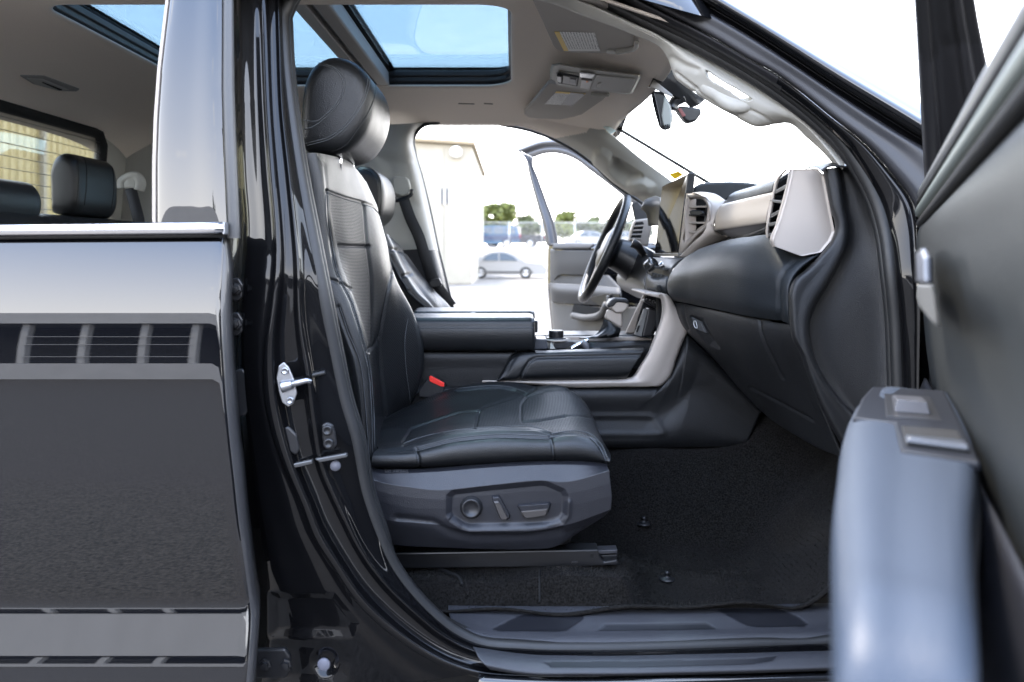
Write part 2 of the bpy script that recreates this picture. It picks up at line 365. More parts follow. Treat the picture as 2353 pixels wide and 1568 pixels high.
b2box('roof_eave', -.7, -9.4, 5.62, 9.4, 9.4, 5.8, m_trimb, b2)
b2box('downspout', -.14, -1.62, .3, -.06, -1.50, 5.6, m_wallb, b2)
b2box('sign', -.10, -.35, 2.15, -.06, -.02, 2.8, m_white, b2)

# the long dark bus shed across the lot, behind the photographer, that the rear door mirrors
m_navy = M('dark navy cladding', (.012, .015, .026), .5, vary=.2, vscale=.5)
m_wht = M('white painted steel', (.55, .55, .55), .5, vary=.05, vscale=2)
b3 = empty('open_shed', (-9, -14, 0), label='long dark navy shed with white fascia and posts across the lot', cat='building')
box('back_wall', (-40, -20, 0), (14, -19.7, 3.9), m_navy, b3, .01)
box('roof', (-40.4, -20.2, 3.92), (14.4, -14.1, 4.1), m_wht, b3, .01)
box('fascia', (-40.4, -14.08, 3.45), (14.4, -13.9, 4.15), m_wht, b3, .01)
box('base_wall', (-40.4, -14.4, 0), (14.4, -14.1, .95), m_wht, b3, .01)
for x in (-10.6, -9.3, -8.0, -6.9): box('post', (x-.08, -14.35, .96), (x+.08, -14.13, 3.44), m_wht, b3, .01)
for z in (1.35, 2.1, 2.6): box('rail', (-10.6, -14.09, z), (-6.9, -14.06, z+.03), m_wht, b3, .005)

# cars
m_tyre = M('tyre rubber', (.015, .015, .015), .8); m_rim = M('alloy rim', (.5, .5, .5), .3, .9)
m_cwin = M('car window glass', (.03, .04, .045), .06, spec=.6)
m_tail = M('red tail lamp', (.45, .01, .01), .25); m_headl = M('headlamp lens', (.6, .62, .62), .15)
def car(name, label, cat, group, org, yaw, width, low, cab, wins, wheels, wr, paint, lowpaint=None, lamps=()):
    root = empty(name, org, label=label, cat=cat, group=group)
    T_ = Matrix.Translation(Vector(org)) @ Matrix.Rotation(yaw, 4, 'Z')
    def q(x, y, z): return T_ @ Vector((x, y, z))
    def shell(nm, prof, w0, w1, zr, mat):
        z0 = min(p[1] for p in prof); z1 = max(p[1] for p in prof)
        def wd(z): return w0 + (w1-w0) * (z-z0)/(z1-z0)
        return rings(nm, [[q(x, -wd(z)*.97, z) for x, z in prof], [q(x, -wd(z), z-.0) for x, z in prof], [q(x, wd(z), z) for x, z in prof], [q(x, wd(z)*.97, z) for x, z in prof]], mat, root, False, bevel=.05)
    body = shell('body', low, width/2, width/2*.97, 0, paint)
    cabin = shell('cabin', cab, width/2*.95, width/2*.78, 0, paint)
    z0 = min(p[1] for p in cab); z1 = max(p[1] for p in cab)
    for wpoly in wins:
        for s in (-1, 1):
            pts = []
            for x, z in wpoly:
                yy = (width/2*.95 + (width/2*.78-width/2*.95)*(z-z0)/(z1-z0))*s
                pts.append((x, yy, z))
            slab('window', [q(x, y+s*.012, z) for x, y, z in pts], (T_.to_3x3() @ Vector((0, -s*.03, 0))), m_cwin, root, .004)
    if lowpaint:
        xs = [p[0] for p in low]
        for s in (-1, 1): slab('lower_panel', [q(x, s*(width/2+.008), z) for x, z in lowpaint[0]], T_.to_3x3() @ Vector((0, -s*.03, 0)), lowpaint[1], root, .005)
    for x in wheels:
        for s in (-1, 1):
            c = q(x, s*(width/2-.20), wr); ax = T_.to_3x3() @ Vector((0, s, 0))
            we = empty('wheel', c, root)
            disc('tyre', c, ax, [(wr*.62, 0), (wr*.95, .0), (wr, .03), (wr, .17), (wr*.93, .205), (wr*.64, .205), (wr*.62, .17)], m_tyre, we)
            disc('rim', c, ax, [(wr*.62, .16), (wr*.58, .215), (wr*.5, .19), (wr*.22, .18), (wr*.18, .22), (.01, .22)], m_rim, we)
    for nm, x, z, dx, dz, mt in lamps:
        for s in (-1, 1):
            a, b = sorted((s*(width/2*.62), s*(width/2*.97)))
            rings(nm, [[q(x, y_, z_) for y_, z_ in ((a, z), (b, z), (b, z+dz), (a, z+dz))], [q(x+dx, y_, z_) for y_, z_ in ((a, z), (b, z), (b, z+dz), (a, z+dz))]], mt, root, False, bevel=.01)
    return root
m_cwhite = M('white car paint', (.25, .245, .235), .4)
sed_low = [(0.02, .32), (.0, .62), (.03, .84), (.75, .92), (1.4, .93), (3.1, .90), (3.9, .80), (4.28, .66), (4.32, .40), (4.25, .22), (3.6, .2), (3.5, .3), (2.95, .3), (2.85, .2), (1.2, .2), (1.1, .3), (.6, .3), (.5, .22)]
sed_cab = [(.55, .90), (.95, 1.18), (1.35, 1.37), (1.9, 1.42), (2.3, 1.37), (2.75, 1.18), (3.15, .90)]
sed_win = [[(.95, .95), (1.12, 1.18), (1.45, 1.33), (1.78, 1.36), (1.78, .95)], [(1.86, .95), (1.86, 1.36), (2.2, 1.33), (2.55, 1.17), (2.82, .95)]]
car('parked_sedan', 'white four-door sedan parked on the pale lot, seen from its side', 'car', None, (-2.5, 42, .0), 0, 1.75, sed_low, sed_cab, sed_win, (.85, 3.22), .31, m_cwhite, ([(.55, .30), (.55, .40), (3.6, .38), (3.6, .28)], M('grey car side trim', (.06, .06, .06), .6)),
    lamps=[('headlight', 4.22, .58, .1, .14, m_headl), ('tail_light', -.02, .66, .1, .14, m_tail)])
m_cblue = M('metallic blue car paint', (.016, .065, .12), .45, 0); m_cnavy = M('dark blue car paint', (.012, .022, .06), .45)
m_cdark = M('black car paint', (.015, .015, .017), .4); m_cgrey = M('silver car paint', (.18, .185, .19), .35, .3, coat=.6)
suv_low = [(.0, .40), (-.02, .7), (.02, 1.02), (1.8, 1.05), (3.5, 1.04), (4.6, 1.0), (4.85, .85), (4.88, .5), (4.8, .35), (4.25, .35), (4.2, .5), (3.55, .5), (3.45, .34), (1.45, .34), (1.35, .5), (.7, .5), (.6, .36)]
suv_cab = [(.05, 1.02), (.25, 1.55), (.6, 1.74), (2.4, 1.78), (2.9, 1.70), (3.6, 1.03)]
suv_win = [[(.3, 1.1), (.42, 1.52), (.75, 1.64), (1.15, 1.66), (1.15, 1.1)], [(1.25, 1.1), (1.25, 1.66), (2.05, 1.68), (2.05, 1.1)], [(2.15, 1.1), (2.15, 1.68), (2.7, 1.64), (3.3, 1.1)]]
pk_low = [(0, .45), (-.02, 1.05), (2.2, 1.06), (2.3, 1.06), (3.7, 1.05), (5.0, 1.02), (5.25, .85), (5.28, .5), (5.2, .38), (4.75, .38), (4.68, .52), (4.0, .52), (3.9, .38), (1.65, .38), (1.55, .52), (.9, .52), (.8, .4)]
pk_cab = [(2.15, 1.04), (2.2, 1.62), (2.4, 1.74), (3.3, 1.75), (3.5, 1.68), (4.05, 1.04)]
pk_win = [[(2.3, 1.12), (2.34, 1.58), (2.5, 1.66), (2.75, 1.67), (2.75, 1.12)], [(2.85, 1.12), (2.85, 1.67), (3.3, 1.66), (3.75, 1.12)]]
ZT = 1.72
G_lot = 'cars parked on the raised lot'
car('parked_suv', 'two-tone blue wagon on the raised lot behind the chain-link fence', 'car', G_lot, (.62, 61.9, ZT), R(180), 1.9, suv_low, suv_cab, suv_win, (1.02, 3.9), .37, m_cblue,
    ([(.0, .62), (.0, .98), (4.75, .93), (4.8, .62)], m_cnavy), [('tail_light', -.04, .75, .1, .3, m_tail), ('headlight', 4.8, .7, .1, .18, m_headl)])
car('parked_pickup', 'black pickup on the raised lot right of the blue wagon', 'pickup', G_lot, (2.75, 62.3, ZT), R(172), 1.95, pk_low, pk_cab, pk_win, (1.22, 4.33), .38, m_cdark,
    None, [('tail_light', -.04, .75, .08, .3, m_tail)])
for k, (x, y, lb, mt) in enumerate([(4.4, 64, 'silver sedan on the raised lot, seen through the open far door window', m_cgrey), (7.6, 66, 'white sedan on the raised lot just left of the steering wheel', m_cwhite)]):
    car('parked_sedan', lb, 'car', G_lot, (x, y, ZT), R(8), 1.75, sed_low, sed_cab, sed_win, (.85, 3.22), .31, mt)

# chain-link fence on the edge of the raised lot
m_galv = M('galvanised steel', (.45, .46, .47), .45, .8)
fe = empty('chain_link_fence', (2, 57.3, ZT), label='chain-link fence on galvanised posts along the raised lot', cat='fence')
for k in range(9):
    x = -2.6 + k*2.4
    tube('post', [(x, 57.3, ZT-.05), (x, 57.3, ZT+1.9)], .04, m_galv, fe, 8, 2)
for z in (.06, 1.84): tube('rail', [(-2.6, 57.3, ZT+z), (16.6, 57.3, ZT+z)], .022, m_galv, fe, 6, 2)
vs_, fs_ = [], []
for k in range(-20, 215):
    for sgn in (1, -1):
        x0 = -2.6 + k*.09; x1 = x0 + sgn*1.76
        if min(x0, x1) < -2.6 or max(x0, x1) > 16.6: continue
        i = len(vs_); vs_ += [(x0, 57.33, ZT+.08), (x0+.006, 57.33, ZT+.08), (x1+.006, 57.335, ZT+1.84), (x1, 57.335, ZT+1.84)]; fs_.append((i, i+1, i+2, i+3))
tag(mesh('wire_mesh', vs_, fs_, m_galv, fe), kind='stuff')

# trees behind the lot
m_bark = M('bark', (.10, .07, .05), .9, bump=[('noise', 12, .8)])
def leafm(nm, c):
    return M(nm, c, .6, vary=.55, vscale=1.6)
def tree(label, pos, h, rad, lobes, leaves, mat, group, seed, size=.22):
    r_ = np.random.default_rng(seed); root = empty('tree', pos, label=label, cat='tree', group=group)
    x, y, z = pos
    tube('trunk', [(x, y, z-.1), (x+.06*h*.3, y, z+h*.22), (x-.04*h*.3, y+.1, z+h*.45), (x, y, z+h*.7)], [h*.032, h*.025, h*.018, h*.008], m_bark, root, 8, 12)
    cl = []
    for k in range(lobes):
        a = r_.uniform(0, 6.28); q = r_.uniform(.1, .75); zz = z + h*r_.uniform(.42, .86)
        c = np.array([x + rad*q*math.cos(a), y + rad*q*math.sin(a), zz]); cl.append((c, rad*r_.uniform(.28, .46)))
        tube('limb', [(x, y, z+h*r_.uniform(.25, .45)), ((x+c[0])/2, (y+c[1])/2, (z+h*.35+c[2])/2), tuple(c)], [h*.014, h*.009, h*.004], m_bark, root, 5, 6)
    vs_, fs_ = [], []
    for k in range(leaves):
        c, rr = cl[r_.integers(len(cl))]
        d = r_.normal(size=3); d /= np.linalg.norm(d); p = c + d*rr*(r_.uniform(.35, 1.08))*np.array([1, 1, .8])
        u = r_.normal(size=3); u /= np.linalg.norm(u); v = np.cross(u, r_.normal(size=3)); v /= np.linalg.norm(v)+1e-9; s = size*r_.uniform(.5, 1.2); i = len(vs_)
        vs_ += [p-u*s, p+v*s*.55, p+u*s, p-v*s*.55]; fs_.append((i, i+1, i+2, i+3))
    tag(mesh('crown', vs_, fs_, mat, root), kind='stuff')
    return root
m_lf1 = leafm('yellowish-green leaves', (.10, .115, .025)); m_lf2 = leafm('dull green leaves', (.07, .085, .03)); m_lf3 = leafm('dark green leaves', (.04, .055, .022))  # leaf colours differ from tree to tree
G_t = 'trees behind the raised lot'
tree('bright yellow-green round tree above the blue wagon, nearer the warehouse', (-3.5, 76, ZT), 4.6, 2.0, 16, 4200, m_lf1, G_t, 3)
tree('bright yellow-green tree above the blue wagon, right of its twin', (-.9, 77, ZT), 4.7, 1.9, 16, 4200, m_lf1, G_t, 4)
tree('dull olive tree above the black pickup', (1.6, 84, ZT), 3.9, 2.1, 14, 3500, m_lf2, G_t, 5)
for k, (x, h, lb) in enumerate([(7.2, 4.9, 'yellowish tree behind the far door window pillar'), (10.2, 4.2, 'dull green low tree in the middle of the far door window'), (13.4, 4.0, 'green low tree beside the steering wheel in the far door window'), (16.6, 4.0, 'green low tree behind the steering wheel rim')]):
    tree(lb, (x, 100+2*k, ZT), h, 2.6, 14, 3200, (m_lf1, m_lf2, m_lf2, m_lf3)[k], G_t, 20+k, .3)
# tall trees behind the photographer (mirrored low in the black door pillar)
for k, (x, y, h, lb) in enumerate([(-3.4, -33, 8.5, 'broad dark tree behind the shed, mirrored in the door pillar'), (3.5, -36, 7.5, 'tall green tree behind the right end of the shed')]):
    tree(lb, (x, y, 0), h, 4.2, 20, 5000, m_lf3, 'trees behind the shed', 40+k, .4)

# ================================================================ the truck
truck = empty('pickup_truck', (-.3, 2.45, 0), label='black crew-cab pickup truck with its front doors open, filling the picture', cat='pickup')

# ---------------- closed rear door, near side
rdoor = empty('rear_door', (-.9, 1.45, .6), truck)
tag(rdoor, 'closed glossy black rear door with chrome window moulding')
zz = np.r_[np.linspace(1.437, .752, 90), np.linspace(.748, .50, 40)]
al = np.interp(zz, [.50, .61, .654, .662, .69, .738, .744, .76, .80, .90, 1.0, 1.154, 1.22, 1.29, 1.40, 1.44], [5, 9, 12.5, 19.3, 19.0, 18.3, 9, -7, -4, -1.5, .1, 2.0, 4.6, 7.6, 15, 18.5])
yy = np.zeros_like(zz); y0 = 0
for i in range(1, len(zz)): yy[i] = yy[i-1] - math.tan(R((al[i]+al[i-1])/2)) * (zz[i-1]-zz[i])
yy += 1.44 - np.interp(1.154, zz[::-1], yy[::-1])
edge = px('c5', [(1522, 160), (1510, 400), (1497, 600), (1503, 800), (1515, 1000), (1535, 1300), (1560, 1568)]) + px('e1', [(1490, 250), (1520, 540), (1556, 800), (1590, 1050), (1602, 1130), (1600, 1215), (1588, 1400), (1570, 1568), (1562, 1700)])
hem = px('c5', [(1560, 160), (1578, 400), (1568, 600), (1572, 800), (1582, 1000), (1602, 1300), (1625, 1568)]) + px('e1', [(1552, 250), (1577, 540), (1608, 800), (1640, 1050), (1660, 1140), (1656, 1260), (1645, 1400), (1632, 1568), (1625, 1700)])
ex = lambda ln, y: np.interp(y, [p[1] for p in ln], [p[0] for p in ln])
rows = []
for z, Y in zip(zz, yy):
    y = HY - (z-ZC)*F/Y; xe = (ex(edge, y)-CX)*Y/F
    rows.append([(x, Y, z) for x in np.r_[np.linspace(-1.35, xe-.02, 20), xe-.008, xe-.002, xe]])
rows = np.array(rows)
rows[:, -1, 1] += .004; rows[:, -2, 1] += .0008
nv_, nu_ = rows.shape[:2]; ii = np.arange(nv_*nu_).reshape(nv_, nu_)
ff = np.stack([ii[:-1, :-1], ii[1:, :-1], ii[1:, 1:], ii[:-1, 1:]], -1).reshape(-1, 4)
sk = mesh('door_skin', rows.reshape(-1, 3), ff.tolist(), m_paint, rdoor, True)
# rolled front hem of the door with its return flange
hm = []
for z, Y in zip(zz[::3], yy[::3]):
    y = HY - (z-ZC)*F/Y; xe = (ex(edge, y)-CX)*Y/F; d2 = Y+.022; xh = (ex(hem, y)-CX)*d2/F
    hm.append([(xe, Y+.0045, z), (xe+(xh-xe)*.35, Y+.006, z), (xe+(xh-xe)*.8, Y+.012, z), (xh, d2, z), (xh-.004, Y+.04, z), (xh-.03, Y+.12, z)])
hm = np.array(hm); nv_, nu_ = hm.shape[:2]; ii = np.arange(nv_*nu_).reshape(nv_, nu_)
ff = np.stack([ii[:-1, :-1], ii[1:, :-1], ii[1:, 1:], ii[:-1, 1:]], -1).reshape(-1, 4)
mesh('door_edge', hm.reshape(-1, 3), ff.tolist(), M('door edge painted sheen', (.035, .034, .034), .3, coat=.4), rdoor, True)  # grey base colour stands in for sky and ground reflected in the hem
# chrome belt moulding
loft('belt_moulding', [W('c5', [(-260, 86), (1514, 66)], 1.475), W('c5', [(-260, 92), (1518, 72)], 1.458), W('c5', [(-260, 128), (1521, 112)], 1.452), W('c5', [(-260, 158), (1521, 144)], 1.456), W('c5', [(-260, 166), (1519, 152)], 1.468)], 14, 12, m_chrome, rdoor, thick=.004)
loft('belt_seal', [W('c5', [(-260, 166), (1528, 150)], 1.466), W('c5', [(-260, 188), (1528, 174)], 1.468)], 3, 6, m_rubber, rdoor, thick=.004)
slab('moulding_end', W('c5', [(1518, 66), (1532, 72), (1532, 150), (1518, 152)], 1.455), (0, .02, 0), M('moulding end cap', (.35, .36, .38), .3, .8), rdoor, .001)
# gloss black window frame (pillar cover) of the rear door
pil = [[], [], [], []]
for y in np.linspace(-60, 516, 40):
    a = np.interp(y, [-60, 100, 300, 420, 516], [8, 5, 1, -2.4, -3]); 
    pil[0].append(y)
Yp = [1.476]; ys_ = pil[0]
for i in range(len(ys_)-1, 0, -1):
    a = np.interp(ys_[i], [-60, 100, 300, 420, 516], [10, 9, 7.0, 4.4, 2.6]); Yp.append(Yp[-1] + math.tan(R(a))*(ys_[i]-ys_[i-1])*1.48/F)
Yp = Yp[::-1]
L_ = px('c1', [(1150, -180), (1150, 0), (1120, 250), (1095, 470), (1072, 800), (1062, 1100), (1062, 1525)]); R_ = px('c1', [(1518, -180), (1515, 0), (1510, 600), (1520, 1000), (1545, 1530)])
cc = []
for q, dy in ((0, .012), (.03, .003), (.08, 0), (.5, -.002), (.95, 0), (1.0, .004)):
    cc.append([P(ex(L_, y)+(ex(R_, y)-ex(L_, y))*q, y, Y+dy) for y, Y in zip(ys_, Yp)])
loft('pillar_cover', cc, 24, 60, m_paint, rdoor)
cc = []
for q, dy in ((-.045, .02), (-.03, .004), (0, .006), (.012, .02)):
    cc.append([P(ex(L_, y)+(ex(R_, y)-ex(L_, y))*q, y, Y+dy) for y, Y in zip(ys_, Yp)])
loft('glass_channel', cc, 10, 40, m_silver, rdoor)
Rr = px('c1', [(1590, -180), (1590, 0), (1596, 600), (1610, 1000), (1636, 1575)])
yr = list(np.linspace(-60, 548, 30))
loft('frame_seal', [[P(ex(R_, min(y, 516))+(ex(Rr, y)-ex(R_, min(y, 516)))*q, y, np.interp(y, ys_, Yp)+dy) for y in yr] for q, dy in ((.02, .012), (.12, .002), (.5, -.001), (.88, .004), (1, .02), (1, .06))], 14, 40, M('grey frame rubber', (.05, .05, .05), .4), rdoor)
# inside of the rear door top (keeps light out of the sill)
box('inner_panel', (-1.40, 1.52, .72), (-.58, 1.60, 1.40), m_plast, rdoor, .02)

# ---------------- body around the near door opening
sh = empty('cab_shell', (-.3, 2.4, .5), truck)
gap = [(-60, 536), (100, 537), (250, 539), (400, 543), (515, 551), (600, 548), (700, 540), (800, 540), (900, 543), (1000, 550), (1100, 556), (1200, 566), (1300, 578), (1400, 592), (1500, 598), (1620, 592)]
R1 = [(600, -60), (606, 100), (612, 250), (622, 400), (632, 515), (635, 600), (626, 700), (613, 806), (618, 930), (635, 1005), (660, 1077), (696, 1160), (725, 1235), (768, 1303), (822, 1382), (876, 1436), (948, 1490), (1020, 1529), (1091, 1551), (1200, 1560), (1400, 1562), (1650, 1560), (1930, 1556)]
R2 = [(638, -60), (642, 100), (648, 250), (664, 400), (676, 515), (684, 600), (690, 739), (709, 857), (724, 980), (740, 1077), (768, 1140), (790, 1185), (829, 1264), (894, 1350), (962, 1415), (1020, 1462), (1085, 1495), (1150, 1508), (1220, 1512), (1400, 1513), (1650, 1508), (1930, 1500)]
SEAL = [(650, 40), (655, 150), (668, 270), (690, 415), (714, 540), (738, 665), (766, 806), (790, 918), (816, 1005), (841, 1135), (869, 1220), (903, 1300), (950, 1366), (1000, 1418), (1046, 1454), (1091, 1476), (1200, 1489), (1342, 1493), (1500, 1491), (1723, 1484), (1900, 1478), (2000, 1455),
        (2050, 1390), (2068, 1280), (2070, 1000), (2065, 854), (2060, 736), (2050, 635), (2035, 528), (2018, 468), (1976, 383), (1940, 330), (1890, 278), (1832, 230), (1765, 183), (1688, 136), (1580, 78), (1480, 30), (1405, -8), (1330, -42), (1200, -66), (1000, -74), (800, -62), (715, -40), (672, -8)]
def mixl(a, b, q, n=60):
    A_, B_ = spl(a, n), spl(b, n); return [tuple(v) for v in A_*(1-q)+B_*q]
sealL = SEAL[:21]; sealL = [(652, -60)] + sealL
cR1, cR2, cS = [tuple(v) for v in spl(R1, 80)], [tuple(v) for v in spl(R2, 80)], [tuple(v) for v in spl(sealL, 80)]
off = lambda ln, dx: [(p[0]+dx, p[1]) for p in ln]
jamb_lines = [S('', mixl(cR1, cR2, -.10, 80), .034), S('', cR1, .022), S('', mixl(cR1, cR2, .14, 80), .022), S('', mixl(cR1, cR2, .40, 80), .046), S('', mixl(cR1, cR2, .8, 80), .052), S('', cR2, .046), S('', mixl(cR2, cS, .25, 80), .058), S('', mixl(cR2, cS, .75, 80), .075), S('', cS, .085)]
jamb = loft('door_jamb', jamb_lines, 44, 170, m_paintj, sh, thick=.002)
gapl = [(x, y) for y, x in gap]
R1s = R1[:19]; gp = [tuple(v) for v in spl(gapl, 80)]; r1 = [tuple(v) for v in spl(R1s, 80)]
pocket1 = px('e2', [(300, 1020), (690, 1020), (835, 1200), (800, 1262), (300, 1262)]); pocket2 = px('e2', [(330, 1322), (660, 1322), (745, 1360), (795, 1440), (770, 1525), (700, 1565), (330, 1565)])
hole = [(745+26*math.cos(a), 1525+26*math.sin(a)) for a in np.linspace(0, 6.283, 25)[:-1]]
wedge = px('e2', [(330, 360), (365, 400), (520, 640), (600, 700), (640, 900), (360, 900)])
pp = loft('pillar_panel', [S('', [(p[0]-30, p[1]) for p in gp], .16), S('', gp, .125), S('', mixl(gp, r1, .12, 80), .085), S('', mixl(gp, r1, .22, 80), .066), S('', mixl(gp, r1, .5, 80), .050), S('', mixl(gp, r1, .72, 80), .038), S('', mixl(gp, r1, .9, 80), .034), S('', r1, .0235)], 150, 420, m_paintj, sh,
          regions=[(pocket1, 10, -.007), (pocket2, 12, -.006), (hole, 8, -.012)], thick=.002)
pl_c, pl_n = on(pp, 745, 1526); disc('body_plug', pl_c, (0, -1, 0), [(.013, 0), (.013, .004), (.011, .006), (.002, .0065)], M('grey plug', (.16, .16, .19), .45), sh)
# weatherstrip
cl = S('', SEAL, .095)
seal = tube('door_seal', cl, .0155, m_rubber, sh, 14, 260, closed=True)
tube('seal_lip', S('', [(p[0] + (9 if p[0] < 900 else (-12 if p[0] > 1990 else 0)), p[1] + (-9 if p[1] > 1440 else (20 if (p[1] < 400 and p[0] > 800) else 0))) for p in SEAL], .108), .0135, m_rubber, sh, 10, 260, closed=True)
tube('seal_bead', S('', [(p[0] + (-15 if p[0] < 900 else (17 if p[0] > 1990 else 0)), p[1] + (14 if p[1] > 1440 else 0)) for p in SEAL], .092), .0045, m_rubber, sh, 8, 260, closed=True)

# striker
st = S('', [(640, 842), (652, 833), (663, 845), (676, 876), (682, 905), (674, 929), (662, 936), (648, 926), (640, 900), (635, 870)], .022)
stk = slab('striker', st, (0, .006, 0), m_zinc, sh, .0015)
for x, y in ((655, 853), (667, 921)):
    c = S('', [(x, y)], .021)[0]; disc('screw', c, (0, -1, 0), [(.0075, 0), (.0072, .003), (.0045, .0042), (.004, .002), (.0005, .002)], m_zinc, stk)
tube('striker_pin', S('', [(652, 889, .014), (668, 884, 0), (690, 879, -.006), (708, 876, -.003), (714, 879, 0)], .02), [.0095, .0085, .0062, .0058, .0050], m_zinc, stk, 10)
tube('striker_base', S('', [(648, 890), (672, 884)], .018), [.012, .009], m_zinc, stk, 10)
tube('rubber_stop', S('', [(696, 868), (715, 864), (747, 857)], .055), [.0055, .0045, .0045], m_rubber, sh, 8)
# rear door hinges and check plate in the gap
for yc in (665, 745):
    h = slab('hinge_leaf', S('', [(524, yc-25), (548, yc-26), (558, yc-10), (556, yc+18), (546, yc+28), (524, yc+26)], .06), (0, .012, 0), m_steelb, sh, .003)
    c = S('', [(543, yc)], .058)[0]; disc('hinge_bolt', c, (0, -1, 0), [(.013, 0), (.012, .004), (.008, .005), (.008, .012), (.003, .013)], m_steelb, h, 6, False)
slab('check_plate', S('', [(538, 852), (558, 848), (568, 860), (573, 900), (572, 940), (562, 958), (540, 960)], .062), (0, .01, 0), m_plastb, sh, .004)
h = slab('hinge_leaf', S('', [(560, 1495), (654, 1492), (666, 1508), (668, 1545), (656, 1560), (560, 1562)], .03), (0, .012, 0), m_steelb, sh, .004)
for x in (610, 657):
    c = S('', [(x, 1528)], .028)[0]; disc('hinge_bolt', c, (0, -1, 0), [(.0125, 0), (.012, .003), (.008, .004), (.008, .010), (.003, .0105)], m_steelb, h, 6, False)
# small hardware on the jamb
pb = slab('bolt_plate', S('', [(738, 978), (750, 971), (764, 976), (770, 995), (774, 1025), (764, 1036), (746, 1034), (740, 1010)], .036), (0, .008, 0), m_plastb, sh, .004)
for y in (990, 1020):
    c = S('', [(752 if y < 1000 else 755, y)], .035)[0]; disc('socket_screw', c, (0, -1, 0), [(.0105, 0), (.010, .003), (.006, .004), (.0045, .001), (.0005, .001)], m_plastb, pb)
pb2 = slab('bolt_plate', S('', [(652, 985), (662, 980), (682, 1000), (688, 1035), (680, 1048), (664, 1040)], .030), (0, .008, 0), m_plastb, sh, .004)
m_lip = M('weld lip painted glint', (.10, .10, .10), .22, .6)  # pale metal colour stands in for sky reflected in the upturned black lip
slab('weld_lip', S('', [(722, 1056), (795, 1043), (798, 1052), (735, 1064)], .03), (0, .012, 0), m_lip, sh, .002)
slab('weld_lip', S('', [(672, 1067), (716, 1058), (718, 1067), (676, 1077)], .026), (0, .012, 0), m_lip, sh, .002)
c = S('', [(771, 1071)], .044)[0]; disc('jamb_plug', c, (0, -1, 0), [(.0105, 0), (.0100, .003), (.001, .004)], M('grey paper plug', (.11, .11, .125), .5), sh)

box('cant_rail', (-1.72, 1.625, 1.955), (.12, 1.695, 2.07), m_paintj, sh, .01)
# ---------------- sill plates
sl = empty('door_sill', (.1, 1.55, .6), truck)
m_sill = M('blue-black sill plastic', (.034, .035, .040), .46, bump=[('noise', 900, .35)], rvary=.06, vscale=80)
m_patch = M('smooth sill insert', (.009, .0095, .012), .42)
pA = px('e3', [(115, 1225), (270, 1145), (320, 1133), (700, 1130), (690, 1165), (590, 1235), (540, 1243), (150, 1240)]); pA = pA
pC = px('e3', [(320, 1133), (1500, 1108), (1590, 1145), (700, 1163)]); pB = px('e3', [(780, 1240), (830, 1197), (1480, 1187), (1545, 1225), (1530, 1230)])
pD = [(1648, 1402), (1665, 1399), (1790, 1399), (1835, 1418), (1857, 1434), (1850, 1440), (1740, 1442), (1715, 1437)]
up_ = loft('scuff_plate', [W('', [(1030, 1392, 1.72), (1300, 1394, 1.72), (1600, 1393, 1.72), (1930, 1386, 1.72)]), W('', [(1030, 1400, 1.70), (1300, 1403, 1.70), (1600, 1400, 1.70), (1930, 1393, 1.70)]), W('', [(1040, 1428, 1.63), (1120, 1442, 1.63), (1300, 1450, 1.63), (1600, 1447, 1.63), (1930, 1440, 1.63)]), W('', [(1046, 1440, 1.60), (1120, 1462, 1.60), (1300, 1469, 1.60), (1600, 1465, 1.60), (1930, 1457, 1.60)]), W('', [(1040, 1452, 1.588), (1120, 1476, 1.588), (1300, 1483, 1.588), (1600, 1480, 1.588), (1930, 1471, 1.588)])], 60, 260, [m_sill, m_patch], sl,
           regions=[(pA, 3, -.0016), (pB, 3, -.0016), (pD, 3, -.0016)], zones=[(pA, 1), (pB, 1), (pD, 1)], thick=.003)
pE = px('e3', [(440, 1437), (1000, 1432), (1750, 1418), (1935, 1400), (1905, 1432), (1750, 1455), (1000, 1472), (490, 1473)])
loft('step_plate', [S('', [(1087, 1487), (1200, 1503), (1342, 1507), (1600, 1503), (1930, 1494)], .062), S('', [(1091, 1491), (1200, 1506), (1342, 1510), (1600, 1506), (1930, 1497)], .05), S('', [(1100, 1510), (1200, 1525), (1342, 1530), (1600, 1526), (1930, 1517)], .020), S('', [(1116, 1530), (1200, 1546), (1342, 1549), (1600, 1545), (1930, 1535)], .006), S('', [(1126, 1540), (1205, 1552), (1342, 1554), (1600, 1551), (1930, 1541)], .012)], 40, 200, [m_sill, m_patch], sl, regions=[(pE, 3, -.0016)], zones=[(pE, 1)], thick=.003)
loft('rocker', [S('', [(1100, 1548), (1200, 1556), (1600, 1554), (1930, 1545)], .012), S('', [(1100, 1556), (1200, 1562), (1600, 1560), (1930, 1551)], -.004), S('', [(1100, 1620), (1600, 1620), (1930, 1620)], -.01), S('', [(1100, 1700), (1600, 1700), (1930, 1700)], .02)], 24, 60, m_paint, sh, thick=.003)

